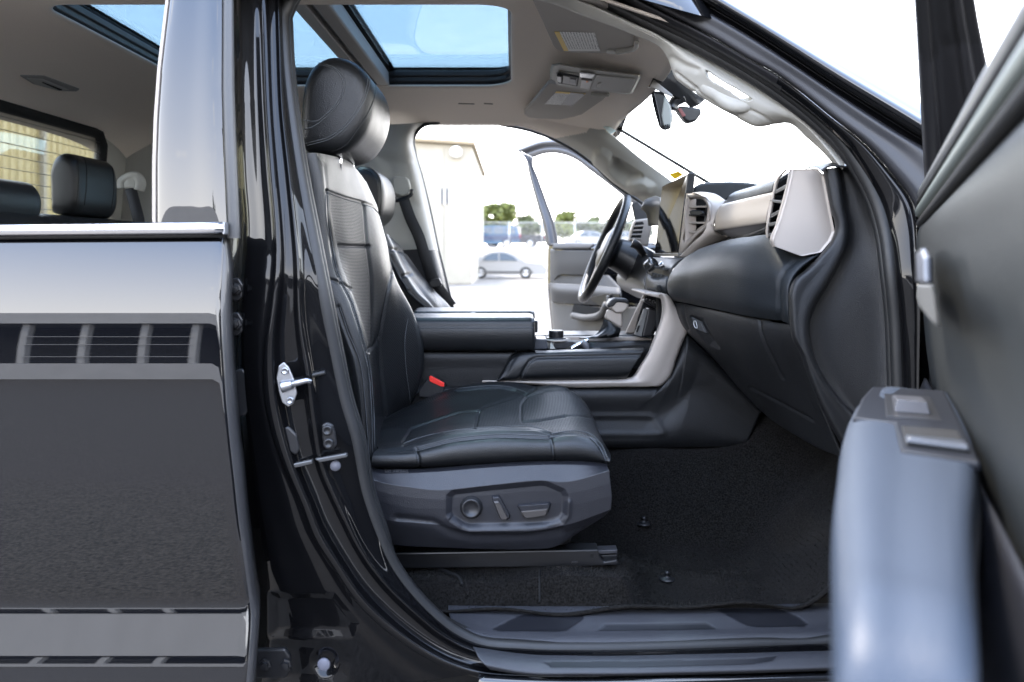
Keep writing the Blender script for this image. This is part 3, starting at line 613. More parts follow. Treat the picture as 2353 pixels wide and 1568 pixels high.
# ---------------- near windscreen pillar, outside
ap = empty('windscreen_pillar', (.5, 1.6, 1.6), truck)
A0 = [(1150, -290), (1330, -205), (1511, -105), (1723, 20), (1930, 142), (2141, 266), (2300, 365), (2420, 480)]
A1 = [(1150, -250), (1330, -165), (1511, -68), (1723, 57), (1930, 188), (2141, 318), (2290, 420), (2370, 520)]
A2 = [(1150, -205), (1330, -125), (1511, -35), (1723, 84), (1926, 217), (2060, 303), (2141, 352), (2230, 440), (2290, 560)]
A3 = [(1150, -150), (1330, -75), (1511, 20), (1640, 88), (1723, 138), (1774, 165), (1835, 209), (1905, 266), (1993, 337), (2044, 394), (2091, 455), (2130, 560)]
nA = 70; a0, a1, a2, a3 = [[tuple(v) for v in spl(q, nA)] for q in (A0, A1, A2, A3)]
loft('pillar_skin', [S('', off(a0, 30), .22), S('', a0, .048), S('', mixl(a0, a1, .3, nA), .026), S('', mixl(a0, a1, .75, nA), .006), S('', a1, .012)], 30, 120, m_paint, ap, thick=.002)
loft('drip_channel', [S('', a1, .014), S('', mixl(a1, a2, .25, nA), .02), S('', mixl(a1, a2, .55, nA), .042), S('', a2, .040)], 20, 120, m_paintj, ap)
loft('pillar_tape', [S('', a2, .038), S('', mixl(a2, a3, .05, nA), .032), S('', mixl(a2, a3, .5, nA), .036), S('', mixl(a2, a3, .94, nA), .044), S('', a3, .052)], 24, 120, m_satin, ap, thick=.002)
sealR = [tuple(v) for v in spl([(2090, 1400), (2082, 1000)] + [(p[0]+10, p[1]) for p in SEAL[25:40]][0:15], 80)][::-1]
a3d = [tuple(v) for v in spl(A3[:-1] + [(2110, 600), (2112, 900), (2112, 1450)], 80)]
sR = [tuple(v) for v in spl([(1150, -62), (1330, -36), (1405, -2), (1480, 38), (1580, 86), (1688, 146), (1765, 193), (1832, 240), (1890, 288), (1940, 338), (1976, 390), (2018, 470), (2035, 530), (2050, 635), (2060, 736), (2068, 900), (2072, 1450)], 80)]
loft('hinge_pillar', [S('', a3d, .056), S('', mixl(a3d, sR, .15, 80), .052), S('', mixl(a3d, sR, .6, 80), .064), S('', sR, .088)], 24, 140, [m_paintj, m_satin], ap, zones=[([(1000, -400), (1790, -400), (1790, 600), (1000, 600)], 1)], thick=.002)
box('hinge_pillar_side', (.86, 1.60, .55), (1.15, 1.72, 1.46), m_paintj, ap, .01)

# ---------------- roof, headliner, sunroof
rf = empty('roof', (-.6, 2.45, 2.0), truck)
XC, YC = -.6, 2.45
def hz(X, Y):
    t = np.abs(Y-YC)/.86; z = 2.032 - .085*np.clip(t, 0, 1.1)**5
    f = np.clip((X-.03)/.40, 0, 1.2); z = z - .105*f*f*(3-2*np.clip(f, 0, 1))
    r_ = np.clip((-1.2-X)/.42, 0, 1.2); z = z - .15*r_*r_
    return z
def rrect(x0, x1, y0, y1, r, n=12, m=14):
    pts = []
    cs = [((x1-r, y1-r), 0), ((x0+r, y1-r), 90), ((x0+r, y0+r), 180), ((x1-r, y0+r), 270)]
    for i, ((cx_, cy_), a0_) in enumerate(cs):
        arc = [(cx_+r*math.cos(R(a0_+90*k/n)), cy_+r*math.sin(R(a0_+90*k/n))) for k in range(n+1)]
        nx = cs[(i+1) % 4]; e0 = (nx[0][0]+r*math.cos(R(nx[1])), nx[0][1]+r*math.sin(R(nx[1])))
        pts += arc + [(arc[-1][0]+(e0[0]-arc[-1][0])*k/m, arc[-1][1]+(e0[1]-arc[-1][1])*k/m) for k in range(1, m)]
    return pts
hole_ = rrect(-1.21, .0, 1.985, 2.965, .10); outer_ = rrect(-1.68, .40, 1.672, 3.325, .05)
def hl(q):
    out = []
    for a, b in zip(hole_, outer_):
        x, y = a[0]+(b[0]-a[0])*q, a[1]+(b[1]-a[1])*q
        if x > .05: x += .055*max(0, (x-.05)/.35)*(1-((y-YC)/.86)**2)
        out.append((x, y, float(hz(x, y))))
    return out
def lip(dz, ins): return [(p[0]+(XC-p[0])*ins, p[1]+(YC-p[1])*ins, float(hz(*p))+dz) for p in hole_]
liner = rings('headliner', [lip(.006, .002), lip(.003, -.004)] + [hl(q) for q in (.02, .06, .12, .2, .3, .4, .5, .6, .7, .8, .88, .94, 1.0)], m_liner, rf, True, False, False)
s_ = liner.modifiers.new('thickness', 'SOLIDIFY'); s_.thickness = .006; s_.offset = 0
BV['headliner'] = BVHTree.FromPolygons([v.co.copy() for v in liner.data.vertices], [tuple(p.vertices) for p in liner.data.polygons])
def fr(dz, gx, gy): return [(p[0]+(gx if p[0] > XC else -gx), p[1]+(gy if p[1] > YC else -gy), 2.05+dz) for p in rrect(-1.21, 0, 1.985, 2.965, .10)]
rings('sunroof_frame', [fr(-.020, .006, .006), fr(-.008, .0, .0), fr(-.006, -.006, -.006), fr(.012, -.006, -.006), fr(.014, -.012, -.012), fr(.034, -.012, -.012), fr(.035, .03, .03)], m_plastb, rf, False, False, False, bevel=.003)
box('sunroof_glass', (-.455, 1.98, 2.086), (.01, 2.97, 2.091), m_roofglass, rf, 0)
box('sunroof_glass', (-1.23, 1.98, 2.082), (-.565, 2.97, 2.087), m_roofglass, rf, 0)
box('sunroof_bar', (-.575, 1.97, 2.04), (-.535, 2.98, 2.08), M('aluminium bar', (.5, .48, .46), .5, .2), rf, .004)
box('sunroof_bar', (-.53, 1.97, 2.05), (-.515, 2.98, 2.082), m_plastb, rf, .003)
box('sunroof_bar', (-.51, 1.97, 2.03), (-.465, 2.98, 2.082), M('grey bar', (.42, .40, .38), .5), rf, .006)
box('sun_gap_filler', (-.585, 1.97, 2.094), (-.445, 2.98, 2.10), m_plastb, rf, .002)  # dark bar added over the gap between panels to block direct sun
# outer roof skin
orr = rrect(-1.75, .45, 1.60, 3.34, .12)
def oz(q, dz): return [(p[0]+(h_[0]-p[0])*q, p[1]+(h_[1]-p[1])*q, 2.115+dz - .10*max(0, (abs(p[1]+(h_[1]-p[1])*q-YC)/.87))**4 - .10*max(0, ((p[0]+(h_[0]-p[0])*q)-.1)/.35)) for p, h_ in zip(orr, rrect(-1.22, .008, 1.975, 2.975, .07))]
rings('roof_skin', [oz(0, -.06), oz(.04, -.01), oz(.2, 0), oz(.6, 0), oz(1, 0)], m_paint, rf, True, False, False)
# coat hook slots, dome lamp, label
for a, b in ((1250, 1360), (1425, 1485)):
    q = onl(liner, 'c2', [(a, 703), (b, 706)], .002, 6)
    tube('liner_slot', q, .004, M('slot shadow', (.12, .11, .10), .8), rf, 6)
dl = empty('dome_lamp', on(liner, 112, 186)[0], rf)
def on_liner_slab(nm, v, pts, th, mat, par, bev=.002, lift=.0):
    q = [on(liner, a, b, lift)[0] for a, b in px(v, pts)]
    return slab(nm, q, (0, 0, -th), mat, par, bev)
on_liner_slab('lamp_bezel', 'c1', [(135, 505), (300, 510), (540, 600), (520, 612), (400, 608), (225, 560)], .008, M('lamp bezel', (.27, .26, .25), .5), dl)
on_liner_slab('lamp_lens', 'c1', [(180, 515), (290, 522), (470, 598), (400, 600), (240, 556)], .011, M('lamp lens', (.36, .35, .33), .4), dl)
on_liner_slab('lamp_slot', 'c1', [(285, 538), (300, 540), (425, 590), (405, 592)], .014, m_void, dl, .001)
on_liner_slab('liner_label', 'c1', [(8, 546), (100, 550), (205, 584), (95, 580)], .003, M('grey label', (.22, .21, .2), .6), rf, .0005)

# sun visors
m_vis = M('grey visor cloth', (.40, .375, .345), .85, bump=[('noise', 900, .2)])
def label_mat(nm, rows_, stripe, ax):
    m = M(nm, (.72, .72, .70), .6); n = m.node_tree; b = n.nodes['Principled BSDF']; Ln = n.links.new
    t = n.nodes.new('ShaderNodeTexCoord'); s3 = n.nodes.new('ShaderNodeSeparateXYZ'); Ln(t.outputs['UV'], s3.inputs[0])
    wv = n.nodes.new('ShaderNodeMath'); wv.operation = 'MULTIPLY'; wv.inputs[1].default_value = rows_; Ln(s3.outputs[0], wv.inputs[0])
    f1 = n.nodes.new('ShaderNodeMath'); f1.operation = 'FRACT'; Ln(wv.outputs[0], f1.inputs[0])
    gt = n.nodes.new('ShaderNodeMath'); gt.operation = 'GREATER_THAN'; gt.inputs[1].default_value = .5; Ln(f1.outputs[0], gt.inputs[0])
    ns = n.nodes.new('ShaderNodeTexNoise'); ns.inputs['Scale'].default_value = 30; Ln(t.outputs['UV'], ns.inputs[0])
    g2 = n.nodes.new('ShaderNodeMath'); g2.operation = 'GREATER_THAN'; g2.inputs[1].default_value = .47; Ln(ns.outputs['Fac'], g2.inputs[0])
    ml = n.nodes.new('ShaderNodeMath'); ml.operation = 'MULTIPLY'; Ln(gt.outputs[0], ml.inputs[0]); Ln(g2.outputs[0], ml.inputs[1])
    mg = n.nodes.new('ShaderNodeMath'); mg.operation = 'LESS_THAN'; mg.inputs[1].default_value = .88; Ln(s3.outputs[1], mg.inputs[0])
    m2 = n.nodes.new('ShaderNodeMath'); m2.operation = 'MULTIPLY'; Ln(ml.outputs[0], m2.inputs[0]); Ln(mg.outputs[0], m2.inputs[1])
    x1 = n.nodes.new('ShaderNodeMix'); x1.data_type = 'RGBA'; x1.inputs[6].default_value = (.70, .70, .68, 1); x1.inputs[7].default_value = (.25, .25, .25, 1); Ln(m2.outputs[0], x1.inputs[0])
    lt = n.nodes.new('ShaderNodeMath'); lt.operation = 'LESS_THAN'; lt.inputs[1].default_value = stripe; Ln(s3.outputs[0], lt.inputs[0])
    x2 = n.nodes.new('ShaderNodeMix'); x2.data_type = 'RGBA'; x2.inputs[7].default_value = (.75, .52, .10, 1); Ln(lt.outputs[0], x2.inputs[0]); Ln(x1.outputs[2], x2.inputs[6]); Ln(x2.outputs[2], b.inputs['Base Color'])
    return m
def sheet(nm, q, mat, par):
    me = mesh(nm, q, [(0, 1, 2, 3)], mat, par, uv=[(0, 0), (1, 0), (1, 1), (0, 1)]); s = me.modifiers.new('thickness', 'SOLIDIFY'); s.thickness = .0006; s.offset = 0
    return me
v1 = empty('sun_visor', (.2, 2.0, 1.97), truck)
def zp(x, y, z0, gx=0):                      # point at height z0 - gx*X along the line of sight (x,y)
    kx, kz = (x-CX)/F, -(y-HY)/F; d = (z0-ZC)/(kz+gx*kx); return P(x, y, d)
VZ, VG = 1.978, .20
vis_poly = [(1212, -20), (1245, 48), (1270, 105), (1276, 113), (1288, 120), (1320, 123), (1400, 125), (1446, 125), (1456, 118), (1456, 90), (1448, 60), (1400, 20), (1340, -20)]
vb = [zp(x, y, VZ, VG) for x, y in vis_poly]
slab('visor_pad', vb, (0, 0, .016), m_vis, v1, .005, 3)
sheet('warning_label', [zp(x, y, VZ-.0012, VG) for x, y in px('c3', [(370, 219), (436, 350), (684, 351), (645, 226)])][0:1] + [zp(x, y, VZ-.0012, VG) for x, y in px('c3', [(645, 226), (684, 351), (436, 350)])], label_mat('visor warning print', 14, .13, 0), v1)
tube('visor_pivot', [zp(x, y, VZ-.004, VG) for x, y in px('c3', [(800, 352), (860, 345), (910, 335), (935, 290)])], [.009, .007, .006, .005], m_trim, v1, 8)
slab('mirror_tab', [zp(x, y, VZ-.0005, VG) for x, y in px('c3', [(722, 345), (735, 338), (790, 340), (790, 362), (735, 360)])], (0, 0, -.005), m_trim, v1, .002)
v2 = empty('sun_visor', (.2, 2.95, 1.97), truck)
VZ2 = 1.968
vis2 = px('c3', [(330, 575), (200, 730), (165, 770), (165, 785), (190, 802), (260, 812), (420, 818), (500, 803), (560, 785), (700, 690), (745, 645), (740, 600)])
slab('visor_pad', [zp(x, y, VZ2, VG) for x, y in vis2], (0, 0, .016), m_vis, v2, .005, 3)
sheet('warning_label', [zp(x, y, VZ2-.0012, VG) for x, y in px('c3', [(385, 626), (305, 712), (495, 724), (585, 640)])], label_mat('visor warning print far', 11, .12, 0), v2)
sheet('printed_panel', [zp(x, y, VZ2-.002, VG) for x, y in px('c3', [(480, 634), (420, 715), (495, 722), (578, 642)])], M('grey printed panel', (.17, .16, .16), .5), v2)
tube('visor_pivot', [zp(x, y, VZ2-.004, VG) for x, y in px('c3', [(620, 640), (680, 650), (740, 648)])], [.006, .007, .006], m_trim, v2, 8)

# overhead console
oc = empty('overhead_console', (.3, 2.5, 1.96), truck)
OZ, OG = 1.982, .20
def oslab(nm, pts, z0, th, mat, bev=.004, par=None): return slab(nm, [zp(x, y, z0, OG) for x, y in px('c3', pts)], (0, 0, th), mat, par or oc, bev, 3)
body_o = rings('console_body', [[zp(x, y, OZ+.012, OG) for x, y in px('c3', [(338, 490), (352, 440), (410, 432), (520, 452), (960, 508), (966, 525), (905, 640), (860, 648), (400, 590), (340, 545)])], [zp(x, y, OZ-.010, OG) for x, y in px('c3', [(352, 495), (365, 452), (412, 444), (520, 464), (945, 518), (948, 530), (892, 634), (858, 638), (405, 582), (356, 540)])]], m_trim, oc, False, bevel=.006)
oslab('control_bezel', [(378, 500), (400, 486), (545, 505), (650, 508), (610, 618), (520, 600), (395, 578), (378, 560)], OZ-.0105, -.004, m_trim, .002)
oslab('map_light_recess', [(392, 500), (405, 490), (540, 520), (528, 590), (395, 568), (385, 540)], OZ-.0146, -.001, m_void, .0005)
oslab('map_switch', [(388, 505), (420, 510), (418, 552), (386, 545)], OZ-.016, -.008, m_plastb, .002)
oslab('map_switch', [(430, 512), (530, 528), (522, 580), (425, 562)], OZ-.016, -.004, M('grey switch', (.20, .195, .19), .5), .002)
oslab('map_switch', [(475, 532), (520, 538), (516, 562), (472, 556)], OZ-.0205, -.004, M('mid grey switch', (.13, .13, .13), .5), .002)
oslab('lamp_lens', [(542, 492), (650, 505), (630, 530), (545, 520)], OZ-.0148, -.004, M('clear lamp lens', (.6, .6, .6), .15, .3), .002)
oslab('hazard_button', [(555, 535), (630, 542), (608, 600), (545, 588)], OZ-.0148, -.006, M('bronze grey button', (.17, .155, .145), .4), .002)
oslab('button_mark', [(588, 552), (604, 560), (586, 564)], OZ-.0212, -.001, M('orange mark', (.8, .22, .03), .5), 0)
oslab('glasses_lid', [(655, 508), (905, 535), (922, 540), (875, 630), (612, 608)], OZ-.0106, -.004, M('grey lid', (.33, .32, .30), .55), .003)
oslab('lid_tab', [(665, 570), (690, 562), (682, 595), (655, 592)], OZ-.015, -.003, m_trim, .001)

# rear-view mirror and camera housing
mi = empty('rear_view_mirror', (.46, 2.42, 1.8), truck)
loft('mirror_mount', [W('c3', [(1015, 590, 2.36), (1090, 460, 2.36), (1155, 400, 2.36)]), W('c3', [(1060, 605, 2.36), (1120, 500, 2.35), (1165, 420, 2.34)]), W('c3', [(1160, 650, 2.38), (1180, 580, 2.36), (1190, 480, 2.34)]), W('c3', [(1260, 700, 2.42), (1290, 640, 2.4), (1240, 560, 2.36)]), W('c3', [(1300, 742, 2.46), (1360, 715, 2.45), (1400, 680, 2.45)])], 20, 16, m_plastb, mi, thick=.02)
mq = px('c3', [(1030, 632), (1050, 624), (1105, 628), (1120, 640), (1165, 720), (1180, 810), (1165, 880), (1118, 895), (1085, 868), (1065, 790), (1040, 700)])
rings('mirror_shell', [[P(x, y, 2.36) for x, y in [(p[0]*.9+1520*.1, p[1]*.96+255*.04) for p in mq]], [P(x, y, 2.37) for x, y in mq], [P(1520+(x-1520)*.97, 255+(y-255)*.98, 2.43) for x, y in mq]], m_plastb, mi, False, bevel=.006)
slab('mirror_glass', W('c3', [(1032, 640), (1052, 632), (1068, 700), (1088, 790), (1100, 865), (1085, 862), (1064, 790), (1042, 705)], 2.358), (0, .004, 0), m_gloss, mi, .001)
slab('mirror_cap', W('c3', [(1120, 648), (1160, 722), (1174, 812), (1160, 872), (1120, 886), (1100, 790)], 2.357), (0, .006, 0), M('grey mirror cap', (.26, .27, .25), .5), mi, .003)
for k in range(4): slab('mirror_grille', W('c3', [(1115+k*12, 855-k*2), (1121+k*12, 853-k*2), (1128+k*10, 882-k*2), (1121+k*10, 884-k*2)], 2.355), (0, .004, 0), m_void, mi, 0)
tube('mirror_arm', W('c3', [(1170, 745, 2.42), (1190, 700, 2.42), (1240, 660, 2.42)]), [.018, .016, .022], m_plastb, mi, 10)
slab('sensor_box', W('c3', [(1205, 745), (1225, 720), (1370, 740), (1378, 770), (1340, 825), (1290, 838), (1260, 820)], 2.44), (0, .04, 0), m_plastb, mi, .006)
slab('red_sensor', W('c3', [(1212, 745), (1232, 738), (1268, 790), (1245, 800)], 2.436), (0, .006, 0), M('dark red lens', (.16, .03, .03), .3), mi, .001)
slab('sensor_bracket', W('c3', [(1050, 545), (1180, 650), (1175, 665), (1020, 592)], 2.352), (0, .006, 0), M('grey bracket', (.22, .21, .2), .5), mi, .002)

# glass
gl = empty('windscreen', (.7, 2.45, 1.7), truck)
def wsp(q, y): 
    b = 1-((y-YC)/.80)**2; top = Vector((.385+.06*b, y, 1.935)); bot = Vector((1.10+.14*b, y, 1.50)); return top.lerp(bot, q)
loft('glass_pane', [[wsp(q, y) for q in (-.03, .3, .6, 1.03)] for y in np.linspace(1.72, 3.22, 7)], 24, 24, m_glass, gl)
tube('top_seal', [wsp(-.03, y)-Vector((0, 0, .006)) for y in np.linspace(1.72, 3.22, 9)], .008, m_void, gl, 8, 40)
tube('side_seal', [wsp(q, 3.205)-Vector((0, 0, .004)) for q in (0, .3, .6, 1)], .007, m_void, gl, 8, 20)
sheet('clear_sticker', W('c3', [(688, 850, 3.15), (720, 848, 3.15), (790, 895, 3.1), (752, 920, 3.1)]), M('frosted sticker', (.55, .66, .66), .5), gl)
hd = box('hood', (1.15, 1.62, 1.36), (2.35, 3.28, 1.44), m_paint, truck, .05)
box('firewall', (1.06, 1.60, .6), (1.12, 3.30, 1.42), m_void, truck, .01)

# ---------------- driver's side: body pillars
fs = empty('far_pillar', (-.6, 3.3, .6), truck)
bp_ = [[(720, 285), (730, 400), (760, 560), (800, 700), (820, 760)], [(860, 288), (870, 400), (900, 560), (940, 700), (955, 760)], [(950, 284), (935, 318), (944, 380), (985, 540), (1015, 660), (1035, 760)], [(975, 283), (956, 300), (950, 323), (955, 354), (969, 404), (989, 489), (1006, 570), (1023, 638), (1036, 695), (1050, 760)]]
tr = loft('pillar_trim', [W('', [(p[0], p[1], dd) for p in q]) for q, dd in zip(bp_, (3.20, 3.20, 3.215, 3.30))], 60, 120, [m_trim, m_plastg], fs,
     regions=[(px('c2', [(700, 1070), (760, 1068), (900, 1085), (940, 1100), (970, 1400), (900, 1415), (800, 1400), (755, 1150)]), 10, -.012)], zones=[([(700, 575), (1100, 575), (1100, 800), (700, 800)], 1)], thick=.004)
tube('pillar_seal', W('', [(1010, 281, 3.31), (968, 292, 3.31), (950, 318, 3.31), (953, 354, 3.31), (967, 404, 3.31), (988, 489, 3.31), (1005, 570, 3.31), (1022, 638, 3.31), (1036, 695, 3.31), (1052, 760, 3.31)]), .009, m_rubber, fs, 8, 60)
slab('belt_guide_cover', [on(tr, a, b)[0] for a, b in px('c2', [(805, 1225), (820, 1208), (900, 1215), (920, 1235), (930, 1290), (915, 1330), (870, 1345), (815, 1320)])], (0, -.03, 0), m_trim, fs, .006)
tube('belt_guide', [on(tr, a, b, .03)[0] for a, b in px('c2', [(815, 1350), (830, 1372), (880, 1360), (925, 1335), (938, 1300)])], .008, m_plastb, fs, 8)
def strap(nm, pts, wd, mat, par, th=.0015):
    p = spl([tuple(q) for q in pts], 30); l_, r_ = [], []
    tg = np.gradient(p, axis=0)
    for a, t in zip(p, tg):
        n_ = np.cross(t, np.array([a[0], a[1], a[2]-ZC])); n_ /= np.linalg.norm(n_); l_.append(tuple(a-n_*wd/2)); r_.append(tuple(a+n_*wd/2))
    return loft(nm, [l_, r_], 3, 30, mat, par, thick=th)
strap('seat_belt', W('c6', [(1045, 160, 3.14), (1090, 290, 3.12), (1150, 420, 3.10), (1200, 580, 3.10), (1250, 720, 3.12), (1310, 810, 3.16), (1375, 900, 3.2)]), .044, m_belt, fs)
slab('belt_tongue', W('c6', [(1215, 735, 3.08), (1235, 715, 3.08), (1290, 705, 3.08), (1308, 745, 3.08), (1300, 765, 3.08), (1235, 772, 3.08)]), (0, .02, 0), m_plastb, fs, .004)
# far windscreen pillar trim
fa = loft('pillar_trim', [W('c3', [(-330, 835, 3.36), (0, 842, 3.36), (190, 880, 3.36), (370, 945, 3.36), (640, 1115, 3.36), (760, 1230, 3.36), (980, 1385, 3.36), (1060, 1450, 3.36)]), W('c3', [(-330, 800, 3.30), (0, 806, 3.30), (260, 845, 3.28), (480, 930, 3.27), (700, 1060, 3.25), (840, 1180, 3.25), (1010, 1330, 3.24), (1100, 1400, 3.24)]), W('c3', [(-330, 770, 3.26), (0, 775, 3.26), (330, 800, 3.24), (560, 860, 3.20), (760, 985, 3.18), (920, 1110, 3.18), (1080, 1250, 3.18), (1160, 1330, 3.18)]), W('c3', [(-330, 740, 3.26), (0, 740, 3.26), (400, 760, 3.22), (640, 842, 3.17), (770, 930, 3.16), (960, 1085, 3.16), (1165, 1235, 3.16), (1250, 1300, 3.16)])], 50, 110, [m_trim, m_liner], fs,
     regions=[(px('c3', [(650, 1040), (690, 1018), (740, 1040), (772, 1085), (765, 1140), (860, 1235), (960, 1212), (1050, 1265), (1025, 1315), (900, 1320), (780, 1240), (640, 1120)]), 6, .014), (px('c3', [(772, 1085), (810, 1102), (960, 1200), (965, 1214), (870, 1240), (800, 1192), (765, 1140)]), 6, -.034)],
     zones=[(px('c3', [(-400, 700), (590, 700), (640, 850), (590, 905), (370, 948), (-400, 900)]), 1)], thick=.004)
tube('door_edge_seal', W('c3', [(0, 850, 3.38), (190, 888, 3.38), (370, 953, 3.38), (640, 1125, 3.38), (760, 1240, 3.38), (980, 1395, 3.38), (1060, 1455, 3.38)]), .008, m_rubber, fs, 8, 40)
# rest of the far side: rear quarter, back wall, closed rear far door
cb = empty('cab_rear', (-1.66, 2.5, .6), truck)
def bw(y, z): return Vector((-1.655 + .10*max(0, z-1.5), y, z))
wy0, wy1, wz0, wz1 = 1.80, 3.10, 1.44, 1.862
for nm, (a, b, c_, d_) in (('back_panel', (1.55, 3.36, .6, wz0)), ('back_panel', (1.55, 3.36, wz1, 2.06)), ('back_panel', (1.55, wy0, wz0, wz1)), ('back_panel', (wy1, 3.36, wz0, wz1))):
    slab(nm, [bw(a, c_), bw(b, c_), bw(b, d_), bw(a, d_)], (-.03, 0, 0), m_trim, cb, .003)
fw_ = [(wy0, wz0), (wy1-.03, wz0), (wy1-.01, wz0+.01), (wy1, wz0+.03), (wy1, wz0+.15), (wy1, wz1-.10), (wy1, wz1-.05), (wy1-.015, wz1-.015), (wy1-.05, wz1), (wy1-.10, wz1), (2.6, wz1), (2.2, wz1), (wy0, wz1)]
tube('window_frame', [bw(a, b)+Vector((.004, 0, 0)) for a, b in fw_], .020, m_void, cb, 8, 60)
bwin = empty('back_window', (-1.66, 2.45, 1.45), truck)
slab('glass_pane', [bw(wy0, wz0), bw(wy1, wz0), bw(wy1, wz1), bw(wy0, wz1)], (-.003, 0, 0), m_backglass, bwin, 0)
for k in range(10): tube('defroster_line', [bw(wy0, wz0+.03+k*.040)+Vector((.006, 0, 0)), bw(wy1, wz0+.03+k*.040)+Vector((.006, 0, 0))], .0012, m_plastb, bwin, 5, 2)
box('quarter_trim', (-1.66, 3.30, .6), (-1.28, 3.36, 2.0), m_trim, cb, .01)
box('far_rear_door', (-1.28, 3.31, .6), (-.62, 3.42, 1.42), m_plastg, cb, .02)
box('far_door_frame', (-1.28, 3.32, 1.82), (-.62, 3.42, 2.02), m_trim, cb, .02)
box('far_door_glass', (-1.28, 3.36, 1.42), (-.62, 3.365, 1.82), m_roofglass, cb, 0)
box('far_rocker', (-1.7, 3.25, .5), (1.1, 3.42, .68), m_plastg, cb, .02)
tube('belt_anchor', W('c1', [(835, 1290, 3.12), (840, 1240, 3.12), (880, 1215, 3.12), (930, 1210, 3.12), (955, 1250, 3.12), (945, 1300, 3.12)]), .022, m_trim, cb, 10)
slab('belt_cover', W('c1', [(838, 1255), (870, 1208), (900, 1200), (925, 1215), (920, 1285), (845, 1290)], 3.10), (0, .03, 0), m_trim, cb, .006)
strap('seat_belt', W('c1', [(890, 1285, 3.10), (915, 1380, 3.08), (945, 1500, 3.06), (965, 1600, 3.06)]), .042, m_belt, cb)

# ================================================================ seats
def seam(o, v, pts, par, r=.0009, lift=.0006, mat=None, n=50, nm='stitching'):
    q = onl(o, v, pts, lift, n)
    if len(q) > 3: return tube(nm, q, r, mat or m_stitch, par, 6, len(q))
# ---- front passenger seat
ps = empty('passenger_seat', (-.1, 2.0, .66), truck); tag(ps, 'black leather passenger seat with perforated centre and power switches')
cc_ = [(1.735, [(215, 772), (560, 768), (900, 748), (1530, 720), (1800, 728), (1915, 738)]),
 (1.714, [(222, 735), (560, 728), (900, 702), (1530, 672), (1800, 682), (1922, 722)]),
 (1.718, [(232, 690), (550, 672), (800, 620), (1100, 596), (1490, 600), (1700, 600), (1840, 640), (1927, 710)]),
 (1.735, [(240, 665), (545, 640), (800, 577), (1100, 547), (1490, 556), (1700, 548), (1832, 596), (1927, 700)]),
 (1.750, [(255, 645), (520, 605), (800, 535), (1100, 506), (1430, 510), (1520, 524), (1700, 525), (1838, 576), (1929, 692)]),
 (1.772, [(270, 635), (500, 590), (800, 510), (1100, 484), (1400, 488), (1510, 506), (1700, 512), (1840, 566), (1928, 680)]),
 (1.825, [(255, 605), (470, 575), (800, 508), (1000, 490), (1300, 474), (1500, 474), (1700, 478), (1842, 545), (1915, 650)]),
 (1.90, [(245, 560), (500, 520), (800, 470), (985, 440), (1290, 412), (1500, 402), (1690, 412), (1825, 490), (1882, 600)]),
 (1.98, [(238, 500), (500, 455), (800, 400), (985, 366), (1290, 342), (1500, 320), (1672, 332), (1800, 420), (1855, 540)]),
 (2.06, [(260, 465), (500, 398), (800, 338), (1000, 306), (1290, 282), (1490, 250), (1645, 256), (1770, 345), (1828, 490)]),
 (2.13, [(400, 370), (600, 310), (800, 270), (1000, 246), (1290, 236), (1450, 208), (1610, 208), (1735, 290), (1805, 455)]),
 (2.175, [(560, 300), (720, 255), (860, 225), (1040, 205), (1240, 212), (1420, 196), (1580, 190), (1705, 262), (1790, 425)]),
 (2.205, [(650, 262), (790, 215), (920, 182), (1060, 168), (1240, 178), (1410, 190), (1560, 184), (1685, 250), (1782, 412)]),
 (2.23, [(700, 240), (850, 196), (1000, 166), (1130, 158), (1290, 168), (1400, 200), (1540, 190), (1665, 258), (1775, 410)]),
 (2.25, [(710, 275), (850, 230), (1000, 200), (1130, 190), (1290, 200), (1400, 232), (1540, 225), (1650, 290), (1760, 430)])]
seam_side = [(545, 640), (800, 577), (1100, 547), (1490, 556)]; seam_ridge = [(450, 612), (560, 572), (800, 520), (1100, 494), (1400, 498), (1500, 530)]
seam_front = [(1500, 545), (1600, 527), (1700, 525), (1780, 545), (1850, 610), (1905, 720)]; seam_vert = [(1500, 545), (1515, 600), (1530, 720)]; seam_back = [(545, 640), (560, 700), (570, 768)]
gr1 = [(450, 585), (510, 490), (700, 425), (860, 374), (992, 366), (965, 485)]; gr2 = [(992, 366), (1040, 335), (1200, 282), (1320, 245), (1395, 202)]
blk = [(1600, 402), (1420, 435), (1300, 443), (1290, 420), (1292, 320), (1330, 265), (1450, 225), (1560, 212), (1640, 220)]; blk2 = [(1600, 402), (1700, 400), (1790, 415)]
gr3 = [(830, 220), (1000, 203), (1150, 200), (1250, 218), (1320, 245)]
z_perf_c = [(200, 520), (240, 480), (500, 320), (640, 262), (800, 224), (1000, 206), (1150, 203), (1250, 220), (1315, 246), (1200, 282), (1040, 335), (990, 364), (860, 374), (700, 425), (510, 490), (350, 490)]
z_mesh_c = [(968, 485), (994, 368), (1040, 337), (1200, 284), (1320, 247), (1400, 204), (1600, 192), (1700, 258), (1850, 470), (1880, 600), (1790, 545), (1700, 522), (1500, 535), (1480, 500), (1350, 484)]
g_ = lambda q: px('g1', q)
cu = loft('cushion', [W('g1', q, dd) for dd, q in cc_], 220, 260, [m_leath, m_perf, m_mesh], ps,
          grooves=[(g_(seam_side), 3, .003), (g_(seam_ridge), 2.2, .0018), (g_(seam_front), 3, .003), (g_(seam_vert), 2.5, .004), (g_(seam_back), 3, .005), (g_(gr1), 2.5, .004), (g_(gr2), 3, .004), (g_(blk), 2.5, .004), (g_(blk2), 2.2, .002), (g_(gr3), 3, .005)], zones=[(g_(z_perf_c), 1), (g_(z_mesh_c), 2)])
def sh_(q, dx, dy): return [(x+dx, y+dy) for x, y in q]
